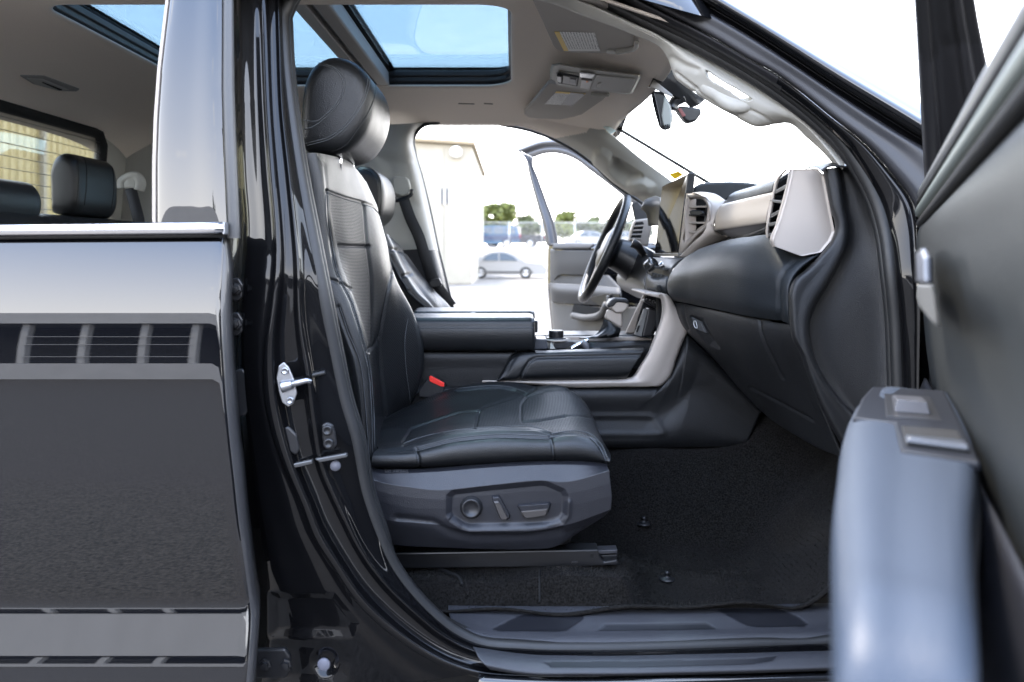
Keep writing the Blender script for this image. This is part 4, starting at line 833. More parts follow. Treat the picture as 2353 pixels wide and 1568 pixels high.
for q in (sh_(seam_side, 0, -13), sh_(seam_side, 0, 13), sh_(seam_ridge, 0, -12), sh_(seam_front, 4, -14), sh_(seam_front, -6, 12), sh_(seam_vert, -8, 0), sh_(gr3, 0, -12), sh_(seam_back, -8, 0)): seam(cu, 'g1', q, ps, .0010)
# ---- side shield with switches
shield_top = px('', [(835, 1060), (860, 1076), (920, 1079), (1000, 1076), (1100, 1068), (1240, 1060), (1330, 1060), (1395, 1064)])
shield_crs = px('', [(846, 1100), (880, 1110), (940, 1120), (1000, 1127), (1100, 1119), (1236, 1105), (1300, 1108), (1400, 1082)])
shield_mid = px('', [(870, 1150), (900, 1160), (950, 1168), (1000, 1170), (1100, 1168), (1236, 1160), (1320, 1160), (1406, 1140)])
shield_lo = px('', [(885, 1195), (910, 1200), (950, 1203), (1000, 1208), (1080, 1222), (1230, 1222), (1310, 1205), (1404, 1172)])
shield_l2 = px('', [(895, 1225), (925, 1228), (970, 1232), (1030, 1240), (1090, 1243), (1220, 1243), (1290, 1228), (1385, 1190)])
shield_bot = px('', [(905, 1252), (940, 1256), (980, 1258), (1040, 1260), (1100, 1262), (1210, 1263), (1272, 1258), (1345, 1215)])
pocket = px('', [(1032, 1142), (1042, 1133), (1120, 1124), (1245, 1112), (1258, 1114), (1294, 1130), (1300, 1142), (1299, 1185), (1290, 1201), (1272, 1209), (1230, 1213), (1076, 1215), (1062, 1211), (1036, 1194), (1031, 1182)])
pocket_in = [(1165+(x-1165)*.945, 1167+(y-1167)*.86) for x, y in pocket]
rim_line = px('e2', [(1440, 520), (1490, 560), (1560, 590)]) + px('e3', [(0, 590), (250, 585), (450, 575), (540, 545), (590, 505), (600, 420)])
sd_ = loft('side_shield', [W('', shield_top, 1.735), W('', [(x, y+9) for x, y in shield_top], 1.720), W('', shield_crs, 1.698), W('', [(a[0]*.5+b[0]*.5, a[1]*.5+b[1]*.5) for a, b in zip(shield_crs, shield_mid)], 1.696), W('', shield_mid, 1.696), W('', shield_lo, 1.699), W('', shield_l2, 1.715), W('', shield_bot, 1.730)], 190, 320, m_plastg, ps, linu=True,
           grooves=[(rim_line, 7, -.0035), (px('e2', [(1100, 520), (1330, 545), (1450, 610), (1560, 640)]) + px('e3', [(0, 640), (330, 640), (540, 600)]), 9, .005)], regions=[(pocket, 7, -.011)], thick=.006)
def stud(nm, v, pts, lift, h, mat, par, o=sd_, shrink=.86, bev=.001):
    q = px(v, pts); cx_ = sum(a for a, b in q)/len(q); cy_ = sum(b for a, b in q)/len(q)
    base = [on(o, a, b, lift)[0] for a, b in q]; n_ = Vector((0, -1, .05))
    top = [on(o, cx_+(a-cx_)*shrink, cy_+(b-cy_)*shrink, lift)[0] + n_*h for a, b in q]
    return rings(nm, [base, top], mat, par, False, bevel=bev)
kc = on(sd_, 1083, 1166)[0]
kn = disc('round_switch', kc, (0, -1, .05), [(.0245, -.002), (.0245, .003), (.0215, .004), (.0208, .0125), (.0195, .014), (.0160, .0142), (.0152, .0128), (.0005, .0122)], m_plastb, ps, 36)
stud('recline_switch', 'e3', [(105, 372), (150, 368), (165, 385), (228, 500), (225, 520), (205, 532), (170, 530), (155, 515), (108, 400)], -.001, .008, m_plastg, ps)
stud('switch_cap', 'e3', [(118, 402), (148, 398), (160, 410), (212, 508), (205, 525), (175, 522), (162, 512)], .008, .004, M('smoked switch cap', (.05, .045, .042), .28), ps, sd_)
stud('slide_switch', 'e3', [(268, 440), (275, 428), (480, 412), (490, 425), (475, 480), (455, 498), (320, 518), (305, 510)], -.001, .010, m_plastg, ps)
stud('switch_cap', 'e3', [(285, 462), (470, 445), (460, 485), (445, 492), (322, 510), (308, 500)], .009, .004, bpy.data.materials['smoked switch cap'], ps, sd_)
tx = bpy.data.curves.new('airbag_mark', 'FONT'); tx.body = 'SRS AIRBAG'; tx.size = .010; tx.extrude = .0004; tx.align_x = 'CENTER'
tx.materials.append(m_plastg); tmp = bpy.data.objects.new('airbag_mark', tx); C.objects.link(tmp); bpy.context.view_layer.update()
tme = bpy.data.meshes.new_from_object(tmp.evaluated_get(bpy.context.evaluated_depsgraph_get())); bpy.data.objects.remove(tmp)
tp, tn = on(sd_, 911, 1088, .0003); tme.transform(Matrix.Translation(tp) @ Matrix.Rotation(R(72), 4, 'X'))
to = bpy.data.objects.new('airbag_mark', tme); link(to, ps); to['kind'] = 'stuff'
# ---- backrest
Bc = {'A': ([(676, 345), (684, 400), (697, 480), (715, 560), (745, 680), (772, 800), (792, 900), (812, 1000), (826, 1050)], 1.83),
 'B': ([(706, 352), (714, 400), (724, 480), (732, 560), (752, 660), (772, 720), (812, 812), (832, 907), (846, 1010), (852, 1050)], 1.762),
 'B2': ([(722, 352), (736, 410), (744, 480), (750, 560), (768, 650), (790, 700), (826, 800), (846, 900), (856, 990), (860, 1045)], 1.768),
 'C': ([(748, 356), (754, 430), (758, 500), (764, 585), (790, 642), (818, 705), (845, 800), (858, 900), (862, 985), (866, 1030)], 1.815),
 'Dd': ([(775, 362), (785, 440), (795, 540), (806, 640), (826, 730), (848, 810), (862, 900), (868, 980), (874, 1010)], 1.90),
 'E': ([(805, 375), (822, 450), (836, 540), (845, 640), (852, 740), (857, 810), (868, 880), (874, 960), (880, 1000)], 2.02),
 'F': ([(826, 398), (848, 470), (868, 550), (882, 640), (876, 740), (872, 810), (880, 900), (884, 950), (888, 985)], 2.10),
 'G': ([(838, 415), (860, 470), (880, 540), (896, 620), (912, 690), (922, 780), (922, 860), (912, 930), (900, 972)], 2.165),
 'H': ([(840, 420), (868, 482), (890, 554), (906, 632), (950, 720), (972, 790), (974, 840), (962, 892), (930, 955)], 2.225),
 'I': ([(815, 420), (840, 480), (862, 556), (885, 640), (925, 725), (944, 795), (946, 850), (938, 900), (915, 960)], 2.27)}
b_ins = px('c6', [(545, 130), (655, 165), (772, 195), (800, 480), (828, 700), (832, 900), (830, 1150), (812, 1195), (780, 1060), (720, 880), (680, 770), (620, 600), (580, 420), (550, 250)])
b_top = px('c6', [(528, 110), (545, 118), (655, 158), (772, 190), (800, 200), (840, 215), (880, 260), (920, 380), (960, 560), (970, 665)])
b_left = px('c6', [(528, 110), (530, 250), (560, 480), (590, 640), (625, 730), (690, 860), (760, 1080), (815, 1300), (840, 1568), (850, 1900)])
b_right = px('c6', [(775, 195), (800, 480), (828, 700), (832, 900), (830, 1150), (812, 1200)])
b_cross = px('c6', [(605, 482), (700, 488), (812, 490)])
b_bol = px('c6', [(968, 680), (940, 800), (905, 980), (885, 1100), (890, 1300), (915, 1500), (930, 1640)])
b_low = px('c6', [(525, 712), (580, 725), (640, 745), (690, 780)])
b_edge = px('c6', [(600, 900), (660, 1080), (730, 1250), (760, 1400), (775, 1568), (800, 1900)])
b_flow = px('c6', [(812, 1200), (850, 1160), (882, 1105)])
b_shoul = px('c2', [(300, 1060), (340, 1130), (355, 1300)])
z_perf = px('c6', [(780, 205), (840, 215), (880, 260), (920, 380), (962, 560), (968, 680), (1040, 780), (1110, 960), (1150, 1180), (1150, 1350), (1120, 1500), (1080, 1650), (850, 1650), (845, 1500), (815, 1200), (832, 1150), (832, 900), (828, 700), (800, 480)])
z_lp = px('c6', [(535, 130), (548, 130), (560, 300), (600, 560), (690, 775), (740, 900), (812, 1195), (850, 1500), (845, 1600), (820, 1350), (760, 1080), (690, 860), (620, 720), (585, 620), (555, 470), (540, 300)])
bk = loft('backrest', [W('', [(x, y, Bc[k][1]) for x, y in Bc[k][0]]) for k in ('A', 'B', 'B2', 'C', 'Dd', 'E', 'F', 'G', 'H', 'I')], 190, 260, [m_leath, m_perf, m_mesh], ps,
     grooves=[(b_top, 3, .004), (b_left, 3, .004), (b_right, 3, .005), (b_cross, 3, .006), (b_bol, 3.5, .006), (b_low, 3, .004), (b_edge, 3, .004), (b_flow, 4, .004), (b_shoul, 3, .003)], zones=[(z_perf, 1), (z_lp, 1), (b_ins, 2)])
for q in (b_left, [(x-5, y) for x, y in b_left], [(x, y-4) for x, y in b_top[:5]], [(x, y+4) for x, y in b_top], [(x+4, y) for x, y in b_edge], [(x+58, y) for x, y in b_bol[2:]]): seam(bk, '', q, ps)
# back of the seat
loft('back_shell', [W('', [(x-12, y, 1.84) for x, y in Bc['A'][0]]), W('', [(x-70, y, 1.86) for x, y in Bc['A'][0]]), W('', [(x-60, y, 2.2) for x, y in Bc['A'][0]]), W('', [(x-30, y, 2.265) for x, y in Bc['I'][0]])], 30, 40, m_plast, ps)
# ---- headrest
def headrest(par, prof2, y0, y1, cx_, cz_, tilt=0, seams=True, nm='headrest'):
    pr = spl(prof2+[prof2[0]], 49)[:-1]
    w_ = y1-y0; loops = []
    for t in (0, .006, .02, .05, .10, .2, .35, .5, .65, .8, .90, .95, .98, .994, 1):
        e = min(t, 1-t); s = min(1.0, .62 + .38*math.sqrt(max(0, 1-(1-min(1, e/.12))**2)))
        loops.append([(cx_+(a-cx_)*s, y0+w_*t + .0, cz_+(b-cz_)*s) for a, b in pr])
    o = rings(nm, loops, m_leath, par)
    BV[o.name] = BVHTree.FromPolygons([v.co.copy() for v in o.data.vertices], [tuple(p.vertices) for p in o.data.polygons])
    return o
hp = [(-.505, 1.655), (-.500, 1.74), (-.492, 1.80), (-.468, 1.845), (-.43, 1.863), (-.39, 1.858), (-.352, 1.832), (-.332, 1.785), (-.334, 1.73), (-.350, 1.685), (-.385, 1.645), (-.43, 1.632), (-.48, 1.635)]
hr = headrest(ps, hp, 1.835, 2.155, -.42, 1.745)
for q in ([(240, 440), (330, 450), (420, 490), (460, 545), (455, 620), (415, 710), (340, 790), (290, 825), (180, 822)], [(255, 430), (335, 440), (430, 482), (474, 545), (468, 625), (425, 720), (348, 800), (250, 870), (185, 888)],
          [(330, 372), (480, 378), (560, 400), (610, 450), (630, 530), (610, 640), (560, 740), (480, 850), (380, 930), (210, 980)], [(345, 368), (490, 374), (575, 398), (625, 450), (645, 530), (625, 645), (573, 750), (490, 862), (390, 942), (220, 995)]):
    seam(hr, 'c2', q, ps, .0012, .0008)
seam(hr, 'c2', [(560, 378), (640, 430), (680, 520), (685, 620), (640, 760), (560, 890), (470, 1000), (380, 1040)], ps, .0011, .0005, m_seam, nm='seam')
for yy_ in (1.92, 2.07): tube('headrest_post', [(-.425, yy_, 1.58), (-.42, yy_, 1.66)], .006, m_chrome, ps, 8, 2)
# ---- seat rail, buckle
rl = W('', [(905, 1272), (1375, 1264), (1378, 1280), (1388, 1292), (1418, 1287), (1423, 1297), (1415, 1300), (1330, 1303), (900, 1308)], 1.79)
slab('seat_rail', rl, (0, .045, 0), m_steelb, ps, .003)
slab('rail_slider', W('', [(1370, 1266), (1419, 1264), (1419, 1272), (1370, 1276)], 1.80), (0, .03, 0), M('grey steel slider', (.05, .05, .055), .3, .3), ps, .002)
slab('rail_slider', W('', [(1380, 1277), (1419, 1275), (1419, 1285), (1386, 1290)], 1.81), (0, .02, 0), m_steelb, ps, .002)
slab('rail_slot', W('', [(1357, 1275), (1364, 1275), (1364, 1282), (1357, 1282)], 1.7885), (0, .001, 0), m_void, ps, 0)
slab('rail_clip', W('', [(1314, 1292), (1328, 1291), (1328, 1297), (1314, 1298)], 1.7870), (0, .004, 0), m_plastb, ps, .001)
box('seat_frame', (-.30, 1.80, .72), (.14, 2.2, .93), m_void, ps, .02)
bkl = slab('buckle_body', W('d1', [(198, 1034), (212, 1030), (302, 1082), (306, 1100), (294, 1145), (210, 1185), (130, 1175), (128, 1130)], 2.215), (0, .02, 0), m_plastb, truck, .004)
slab('release_button', W('d1', [(199, 1036), (212, 1032), (302, 1082), (300, 1106), (278, 1104), (202, 1070)], 2.212), (0, .01, 0), m_red, bkl, .0015)
strap('buckle_strap', W('d1', [(165, 1180, 2.235), (120, 1230, 2.24), (90, 1290, 2.24)]), .045, m_plastb, truck)

# ---- driver seat
ds = empty('driver_seat', (-.3, 2.95, .66), truck); tag(ds, 'black leather driver seat behind the centre console')
dcols = [(2.68, [(880, 545), (892, 580), (908, 618), (940, 670), (985, 715), (1010, 760)]), (2.69, [(886, 542), (902, 580), (918, 615), (952, 670), (998, 715), (1020, 760)]), (2.78, [(888, 540), (906, 575), (918, 605), (946, 655), (985, 712), (1005, 760)]), (2.92, [(890, 538), (912, 568), (930, 600), (958, 650), (998, 712), (1015, 760)]), (3.02, [(893, 540), (920, 570), (944, 606), (974, 650), (1018, 706), (1035, 760)]), (3.10, [(895, 545), (927, 578), (961, 625), (998, 669), (1040, 715), (1055, 760)]), (3.16, [(870, 550), (905, 585), (935, 630), (975, 680), (1020, 730), (1040, 770)])]
g1 = px('c6', [(945, 505), (1010, 510), (1060, 530)]); g2 = px('c6', [(1010, 505), (1060, 600), (1110, 700), (1200, 820), (1290, 930)]); g3 = px('c6', [(1045, 690), (1100, 672)]); g4 = px('c6', [(1040, 790), (1090, 795), (1150, 850), (1250, 925)]); g5 = px('c6', [(960, 560), (1010, 640), (1090, 780)])
zds = px('c6', [(1010, 510), (1060, 530), (1150, 660), (1260, 800), (1280, 930), (1210, 850), (1110, 700)])
db = loft('backrest', [W('', [(x, y, dd) for x, y in q]) for dd, q in dcols], 100, 100, [m_leath, m_perf], ds, grooves=[(g1, 3, .006), (g2, 3, .008), (g3, 3, .006), (g4, 4, .010), (g5, 4, .008)], zones=[(zds, 1)])
loft('back_shell', [W('', [(x-6, y, 2.69) for x, y in dcols[0][1]]), W('', [(x-60, y, 2.74) for x, y in dcols[0][1]]), W('', [(x-60, y, 3.1) for x, y in dcols[0][1]])], 10, 20, m_plast, ds)
dh = [(-.575, 1.50), (-.578, 1.58), (-.570, 1.655), (-.548, 1.70), (-.512, 1.703), (-.475, 1.68), (-.452, 1.63), (-.450, 1.58), (-.462, 1.53), (-.495, 1.498), (-.54, 1.49)]
hd2 = headrest(ds, dh, 2.74, 3.05, -.51, 1.595)
for yy_ in (2.84, 2.96): tube('headrest_post', [(-.515, yy_, 1.42), (-.51, yy_, 1.52)], .006, m_chrome, ds, 8, 2)
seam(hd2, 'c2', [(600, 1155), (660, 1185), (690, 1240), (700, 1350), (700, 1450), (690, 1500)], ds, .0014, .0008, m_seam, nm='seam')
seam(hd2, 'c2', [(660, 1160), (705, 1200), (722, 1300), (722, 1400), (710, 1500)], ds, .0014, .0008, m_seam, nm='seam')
# ---- rear bench
rb = empty('rear_seat', (-1.5, 2.4, .8), truck); tag(rb, 'black leather rear bench seen through the rear door window')
hrp = [(-1.585, 1.535), (-1.588, 1.62), (-1.585, 1.70), (-1.565, 1.735), (-1.535, 1.742), (-1.508, 1.725), (-1.495, 1.68), (-1.492, 1.62), (-1.497, 1.56), (-1.515, 1.53), (-1.55, 1.525)]
h3 = headrest(rb, hrp, 2.68, 2.98, -1.54, 1.63)
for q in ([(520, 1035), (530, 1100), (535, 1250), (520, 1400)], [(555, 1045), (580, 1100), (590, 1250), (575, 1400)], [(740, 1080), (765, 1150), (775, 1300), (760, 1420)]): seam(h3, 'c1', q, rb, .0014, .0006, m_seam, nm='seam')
h4p = [(a, b-.145) for a, b in [(-1.585, 1.545), (-1.588, 1.60), (-1.58, 1.645), (-1.555, 1.665), (-1.52, 1.66), (-1.495, 1.625), (-1.492, 1.58), (-1.505, 1.545), (-1.545, 1.535)]]
headrest(rb, [(a, b+.10) for a, b in h4p], 2.22, 2.50, -1.54, 1.60-.045)
for yy_ in (2.78, 2.90): tube('headrest_post', [(-1.54, yy_, 1.46), (-1.54, yy_, 1.55)], .006, m_chrome, rb, 8, 2)
bcol = [[(-1.60, y, .9), (-1.62, y, 1.47), (-1.60, y, 1.515), (-1.55, y, 1.526), (-1.48, y, 1.512), (-1.43, y, 1.45), (-1.36, y, 1.1), (-1.30, y, .98), (-.85, y, 1.0), (-.80, y, .95), (-.80, y, .7)] for y in np.linspace(1.66, 3.24, 9)]
loft('bench', bcol, 120, 60, m_leath, rb, grooves=[(px('c1', [(270, 1440), (310, 1530)]), 3, .004), (px('c1', [(340, 1450), (375, 1530)]), 3, .004), (px('c1', [(500, 1470), (520, 1530)]), 3, .004), (px('c1', [(780, 1480), (820, 1530)]), 3, .004)])

# ================================================================ dash
da = empty('dashboard', (.7, 2.4, 1.1), truck)
# hinge-side end trim with its raised swoop
Lc = px('', [(1890, 388), (1894, 405), (1906, 470), (1918, 534), (1909, 556), (1887, 584)]) + px('d3', [(390, 300), (290, 390), (262, 480), (265, 560), (270, 650), (290, 780), (340, 880), (400, 1050), (500, 1280), (640, 1530)])
Sc = px('', [(1924, 386), (1930, 420), (1938, 480), (1946, 520), (1942, 568)]) + px('d3', [(600, 260), (500, 440), (430, 560), (400, 650), (405, 800), (440, 930), (520, 1080), (640, 1230), (740, 1330)]) + [(1990, 1000), (2010, 1050)]
Rc = px('', [(1956, 384), (1972, 405), (1992, 440), (2012, 490), (2028, 540), (2040, 620), (2048, 700), (2052, 780), (2054, 860), (2056, 950), (2056, 1050), (2054, 1120)])
l_, s__, r_ = [[tuple(v) for v in spl(q, 70)] for q in (Lc, Sc, Rc)]
loft('end_trim', [W('', off(l_, 5), 1.78), W('', l_, 1.705), W('', off(l_, 3), 1.684), W('', off(l_, 8), 1.676), W('', mixl(l_, s__, .5, 70), 1.672), W('', off(s__, -5), 1.671), W('', off(s__, -1), 1.674), W('', off(s__, 5), 1.696), W('', off(s__, 12), 1.700), W('', mixl(s__, r_, .4, 70), 1.698), W('', r_, 1.662), W('', off(r_, 10), 1.645), W('', off(r_, 26), 1.635)], 170, 200, m_plast, da, thick=.004)
loft('end_trim_top', [W('', [(1888, 394), (1900, 384), (1925, 381), (1962, 386)], 1.662), W('', [(1875, 384), (1895, 377), (1925, 374), (1950, 378)], 1.74), W('', [(1850, 386), (1880, 379), (1905, 377), (1925, 380)], 1.85)], 12, 20, m_plast, da, thick=.003)
# end vent: silver housing
vf = W('d2', [(1490, 134), (1655, 130), (1700, 182), (1737, 380), (1772, 560), (1745, 622), (1680, 700), (1550, 726), (1372, 662), (1355, 612), (1405, 470), (1450, 320)], 1.712)
ve = empty('end_vent', P(1850, 480, 1.75), da)
rings('vent_housing', [[p+Vector((-.004, .004, 0)) for p in vf], vf and [p.copy() for p in vf], [P(*[(a, b) for a, b in [(CX+F*p.x/p.y, HY-F*(p.z-ZC)/p.y)]][0], 1.80) for p in vf]], m_silver, ve, False, cap0=True, bevel=.003)
VLp = px('d2', [(1430, 133), (1375, 190), (1345, 290), (1325, 400), (1303, 510), (1300, 590), (1318, 645), (1372, 662)]); VRp = px('d2', [(1490, 132), (1478, 200), (1446, 330), (1412, 450), (1385, 540), (1362, 590), (1356, 618), (1372, 662)])
vl, vr = [tuple(v) for v in spl(VLp, 40)], [tuple(v) for v in spl(VRp, 40)]
loft('vent_rim', [W('', vr, 1.7125), W('', off(vr, -3), 1.7135), W('', off(vr, -9), 1.728), W('', off(vr, -6), 1.76)], 8, 40, m_silver, ve)
loft('vent_rim', [W('', off(vl, 6), 1.90), W('', vl, 1.865), W('', off(vl, 4), 1.84), W('', off(vl, 9), 1.85)], 8, 40, m_silver, ve)
loft('vent_cavity', [[p+Vector((.035, 0, 0)) for p in W('', vl, 1.87)], [p+Vector((.035, 0, 0)) for p in W('', vr, 1.72)]], 6, 20, m_void, ve)
m_louv = M('dark louvre plastic', (.03, .03, .032), .35)
for a, b, th_, mt in (((1447, 232), (1350, 285), .009, m_louv), ((1418, 352), (1332, 340), .006, m_plastb), ((1412, 398), (1318, 450), .009, m_louv), ((1386, 487), (1308, 502), .008, m_louv), ((1362, 565), (1306, 572), .008, m_louv)):
    p0, p1 = W('d2', [a], 1.725)[0], W('d2', [b], 1.86)[0]; dx = Vector((.04, 0, 0)); up = Vector((0, 0, th_))
    rings('louvre', [[p0, p1, p1+dx, p0+dx], [p0-up, p1-up, p1-up+dx, p0-up+dx]], mt, ve, False, bevel=.001)
box('vent_backing', (.672, 1.75, 1.36), (.70, 1.95, 1.575), m_void, ve, .002)  # dark backing added to keep bright sky from showing between the louvres
# long silver strip, roll above it, dark shelf below it
def dline(v, a, b, da_, db_, n=2): return W(v, [a + (da_,), b + (db_,)])
loft('dash_strip', [dline('d2', (1000, 372), (1352, 288), 2.36, 1.885), dline('d2', (985, 388), (1346, 300), 2.34, 1.875), dline('d2', (965, 440), (1336, 352), 2.335, 1.872), dline('d2', (950, 520), (1312, 450), 2.335, 1.872), dline('d2', (948, 545), (1308, 492), 2.34, 1.876), dline('d2', (962, 552), (1310, 500), 2.37, 1.90)], 30, 40, m_silver, da, thick=.004)
loft('dash_roll', [dline('d2', (1005, 378), (1352, 292), 2.37, 1.90), dline('d2', (1030, 350), (1350, 280), 2.345, 1.878), dline('d2', (1045, 320), (1355, 245), 2.345, 1.878), dline('d2', (1075, 296), (1362, 215), 2.36, 1.89), dline('d2', (1110, 285), (1385, 205), 2.42, 1.93)], 30, 40, m_dash, da, thick=.004)
loft('dash_shelf', [dline('d2', (962, 552), (1310, 500), 2.36, 1.89), dline('d2', (1000, 575), (1325, 530), 2.36, 1.90), dline('d2', (1070, 602), (1340, 590), 2.34, 1.90)], 12, 20, m_plastb, da, thick=.004)
slab('dash_top', W('d2', [(812, 252), (850, 230), (900, 222), (980, 218), (1060, 216), (1180, 222), (1285, 236), (1350, 226), (1340, 262), (1085, 330), (1000, 360), (800, 330)], 2.46), (.03, .45, -.03), m_dash, da, .018, 3)
slab('dash_top_end', W('d2', [(1345, 290), (1362, 214), (1420, 172), (1480, 138), (1640, 127), (1668, 180), (1500, 560), (1310, 560)], 1.905), (.02, .35, -.03), m_dash, da, .012, 3)
mesh('dash_deck', [P(1600, 462, 2.62), P(1650, 462, 2.45), P(1760, 470, 2.0), P(1880, 440, 1.80), (1.12, 1.70, 1.50), (1.22, 2.45, 1.50), (1.12, 3.25, 1.50), (.60, 3.2, 1.53), (.56, 2.72, 1.55)], [(0, 1, 2, 3, 4, 5, 6, 7, 8)], m_dash, da)
box('dash_light_block', (.70, 1.74, 1.02), (1.05, 3.28, 1.48), m_void, da, .01)  # hidden boxes added behind the dash to stop light leaking through
box('dash_light_block', (.66, 2.0, 1.16), (.71, 3.2, 1.44), m_void, da, .01)
# padded lower shelf above the glovebox
pc = [W('d2', [(900, 690, 2.40), (800, 750, 2.40), (740, 800, 2.40), (700, 870, 2.40), (690, 930, 2.40), (700, 990, 2.40), (710, 1030, 2.40)]),
      W('d2', [(830, 690, 2.32), (740, 745, 2.30), (680, 805, 2.29), (640, 870, 2.28), (628, 930, 2.28), (640, 990, 2.28), (665, 1028, 2.30)]),
      W('d2', [(1010, 625, 2.12), (900, 700, 2.12), (830, 770, 2.12), (790, 840, 2.12), (780, 920, 2.12), (795, 1010, 2.12), (815, 1058, 2.14)]),
      W('d2', [(1180, 595, 1.96), (1080, 660, 1.96), (1020, 730, 1.96), (985, 810, 1.96), (975, 900, 1.96), (985, 1020, 1.96), (1000, 1098, 1.98)]),
      W('d2', [(1360, 600, 1.82), (1290, 680, 1.82), (1235, 760, 1.82), (1200, 850, 1.82), (1190, 940, 1.82), (1200, 1060, 1.82), (1215, 1142, 1.84)]),
      W('d2', [(1520, 735, 1.735), (1445, 790, 1.735), (1400, 850, 1.735), (1385, 920, 1.735), (1385, 1010, 1.735), (1392, 1100, 1.735), (1402, 1170, 1.75)]),
      W('d2', [(1650, 722, 1.715), (1540, 800, 1.712), (1480, 870, 1.710), (1452, 940, 1.709), (1448, 1020, 1.709), (1452, 1110, 1.71), (1462, 1186, 1.72)]),
      W('d2', [(1660, 722, 1.76), (1556, 802, 1.76), (1494, 872, 1.76), (1466, 942, 1.76), (1462, 1020, 1.76), (1466, 1110, 1.76), (1472, 1186, 1.76)])]
loft('stack_skirt', [W('d2', [(640, 860, 2.42), (560, 870, 2.46), (500, 850, 2.54), (485, 840, 2.62)]), W('d2', [(632, 900, 2.34), (560, 912, 2.40), (495, 900, 2.50), (480, 890, 2.60)]), W('d2', [(630, 950, 2.33), (570, 955, 2.38), (500, 945, 2.48), (480, 940, 2.60)]), W('d2', [(660, 1020, 2.35), (600, 985, 2.40), (520, 968, 2.50), (490, 965, 2.62)])], 20, 20, m_dash, da, thick=.004)
pe_ = px('d2', [(1500, 760), (1430, 820), (1396, 890), (1390, 1000), (1400, 1170)])
loft('dash_pad', pc, 130, 90, m_dash, da, grooves=[(pe_, 4, .004)], thick=.004)
# glovebox
gt = px('d2', [(640, 1000), (665, 1030), (730, 1046), (860, 1075), (1000, 1102), (1120, 1128), (1260, 1157), (1400, 1183), (1462, 1190)]); gd = [2.33, 2.305, 2.24, 2.12, 1.995, 1.91, 1.83, 1.765, 1.73]
gm = [(1545, 720), (1562, 740), (1580, 760), (1625, 800), (1690, 850), (1745, 890), (1805, 900), (1850, 890), (1862, 880)]; gb = [(1560, 745), (1582, 770), (1605, 790), (1640, 825), (1700, 895), (1760, 955), (1830, 1002), (1890, 1035), (1935, 1052)]
gmd = [2.32, 2.28, 2.22, 2.14, 2.03, 1.94, 1.85, 1.77, 1.725]; gbd = [2.33, 2.31, 2.26, 2.21, 2.12, 2.02, 1.90, 1.80, 1.735]
g_lat = px('d2', [(795, 1140), (865, 1160), (910, 1245), (975, 1348), (920, 1325), (845, 1235)])
gx_ = [[W('', [gt[i]], gd[i])[0], W('', [(gt[i][0]*.96+gm[i][0]*.04, gt[i][1]+6)], gd[i]-.006)[0], W('', [gm[i]], gmd[i])[0], W('', [gb[i]], gbd[i])[0]] for i in range(9)]
gv = loft('glovebox', gx_, 150, 110, m_plast, da, grooves=[(px('d2', [(730, 1046), (738, 1110), (750, 1170), (772, 1225)]), 3, .004), (px('d2', [(1260, 1158), (1268, 1240), (1300, 1330), (1360, 1450), (1420, 1565)]), 3, .004), (px('d3', [(0, 1110), (200, 1210), (430, 1335)]), 3, .003)], regions=[(g_lat, 5, -.010)], thick=.006)
lt = slab('latch', [on(gv, a, b, .007)[0] for a, b in px('d2', [(803, 1146), (862, 1160), (905, 1243), (846, 1226)])], (.01, .004, 0), M('grey latch', (.06, .06, .06), .4), da, .002)
tube('latch_key', [on(gv, a, b, .015)[0] for a, b in px('d2', [(838, 1172), (850, 1170), (862, 1190), (860, 1212), (848, 1210), (838, 1190)])], .0016, M('pale lock ring', (.35, .36, .36), .35), da, 6, 24, closed=True)
# centre vent and screen
cv = empty('centre_vent', P(1640, 500, 2.4), da)
loft('vent_side', [W('d2', [(800, 292, 2.41), (890, 290, 2.385), (955, 302, 2.38), (1032, 350, 2.38)]), W('d2', [(840, 300, 2.375), (900, 320, 2.362), (950, 350, 2.360), (1005, 378, 2.362)]), W('d2', [(915, 345, 2.355), (935, 400, 2.352), (958, 430, 2.350), (985, 392, 2.352)]), W('d2', [(905, 440, 2.352), (915, 480, 2.350), (935, 520, 2.348), (950, 540, 2.348)]), W('d2', [(888, 545, 2.352), (910, 570, 2.350), (960, 580, 2.350), (1000, 580, 2.36)]), W('d2', [(800, 640, 2.37), (850, 630, 2.362), (940, 610, 2.36), (1058, 600, 2.375)]), W('d2', [(706, 735, 2.40), (760, 728, 2.39), (850, 690, 2.385), (1050, 606, 2.39)])], 50, 30, m_silver, cv, thick=.004)
vfr = px('d2', [(758, 300), (880, 312), (912, 350), (888, 545), (855, 570), (705, 715), (715, 640)])
def cvd(x): return 2.44 - (x-(1321.3+735*K1))*(.085/(175*K1))
vin = px('d2', [(778, 330), (862, 332), (892, 362), (876, 528), (846, 552), (735, 622), (745, 560)])
loft('vent_face', [[P(x, y, cvd(x)-.004) for x, y in spl(vin+[vin[0]], 80)], [P(x, y, cvd(x)-.006) for x, y in spl([(a[0]*.5+b[0]*.5, a[1]*.5+b[1]*.5) for a, b in zip(vin, vfr)]+[((vin[0][0]+vfr[0][0])/2, (vin[0][1]+vfr[0][1])/2)], 80)], [P(x, y, cvd(x)) for x, y in spl(vfr+[vfr[0]], 80)]], 8, 100, m_silver, cv, linv=True, thick=.02)
mesh('vent_cavity', [P(x, y, cvd(x)+.05) for x, y in vin], [tuple(range(len(vin)))], m_void, cv)
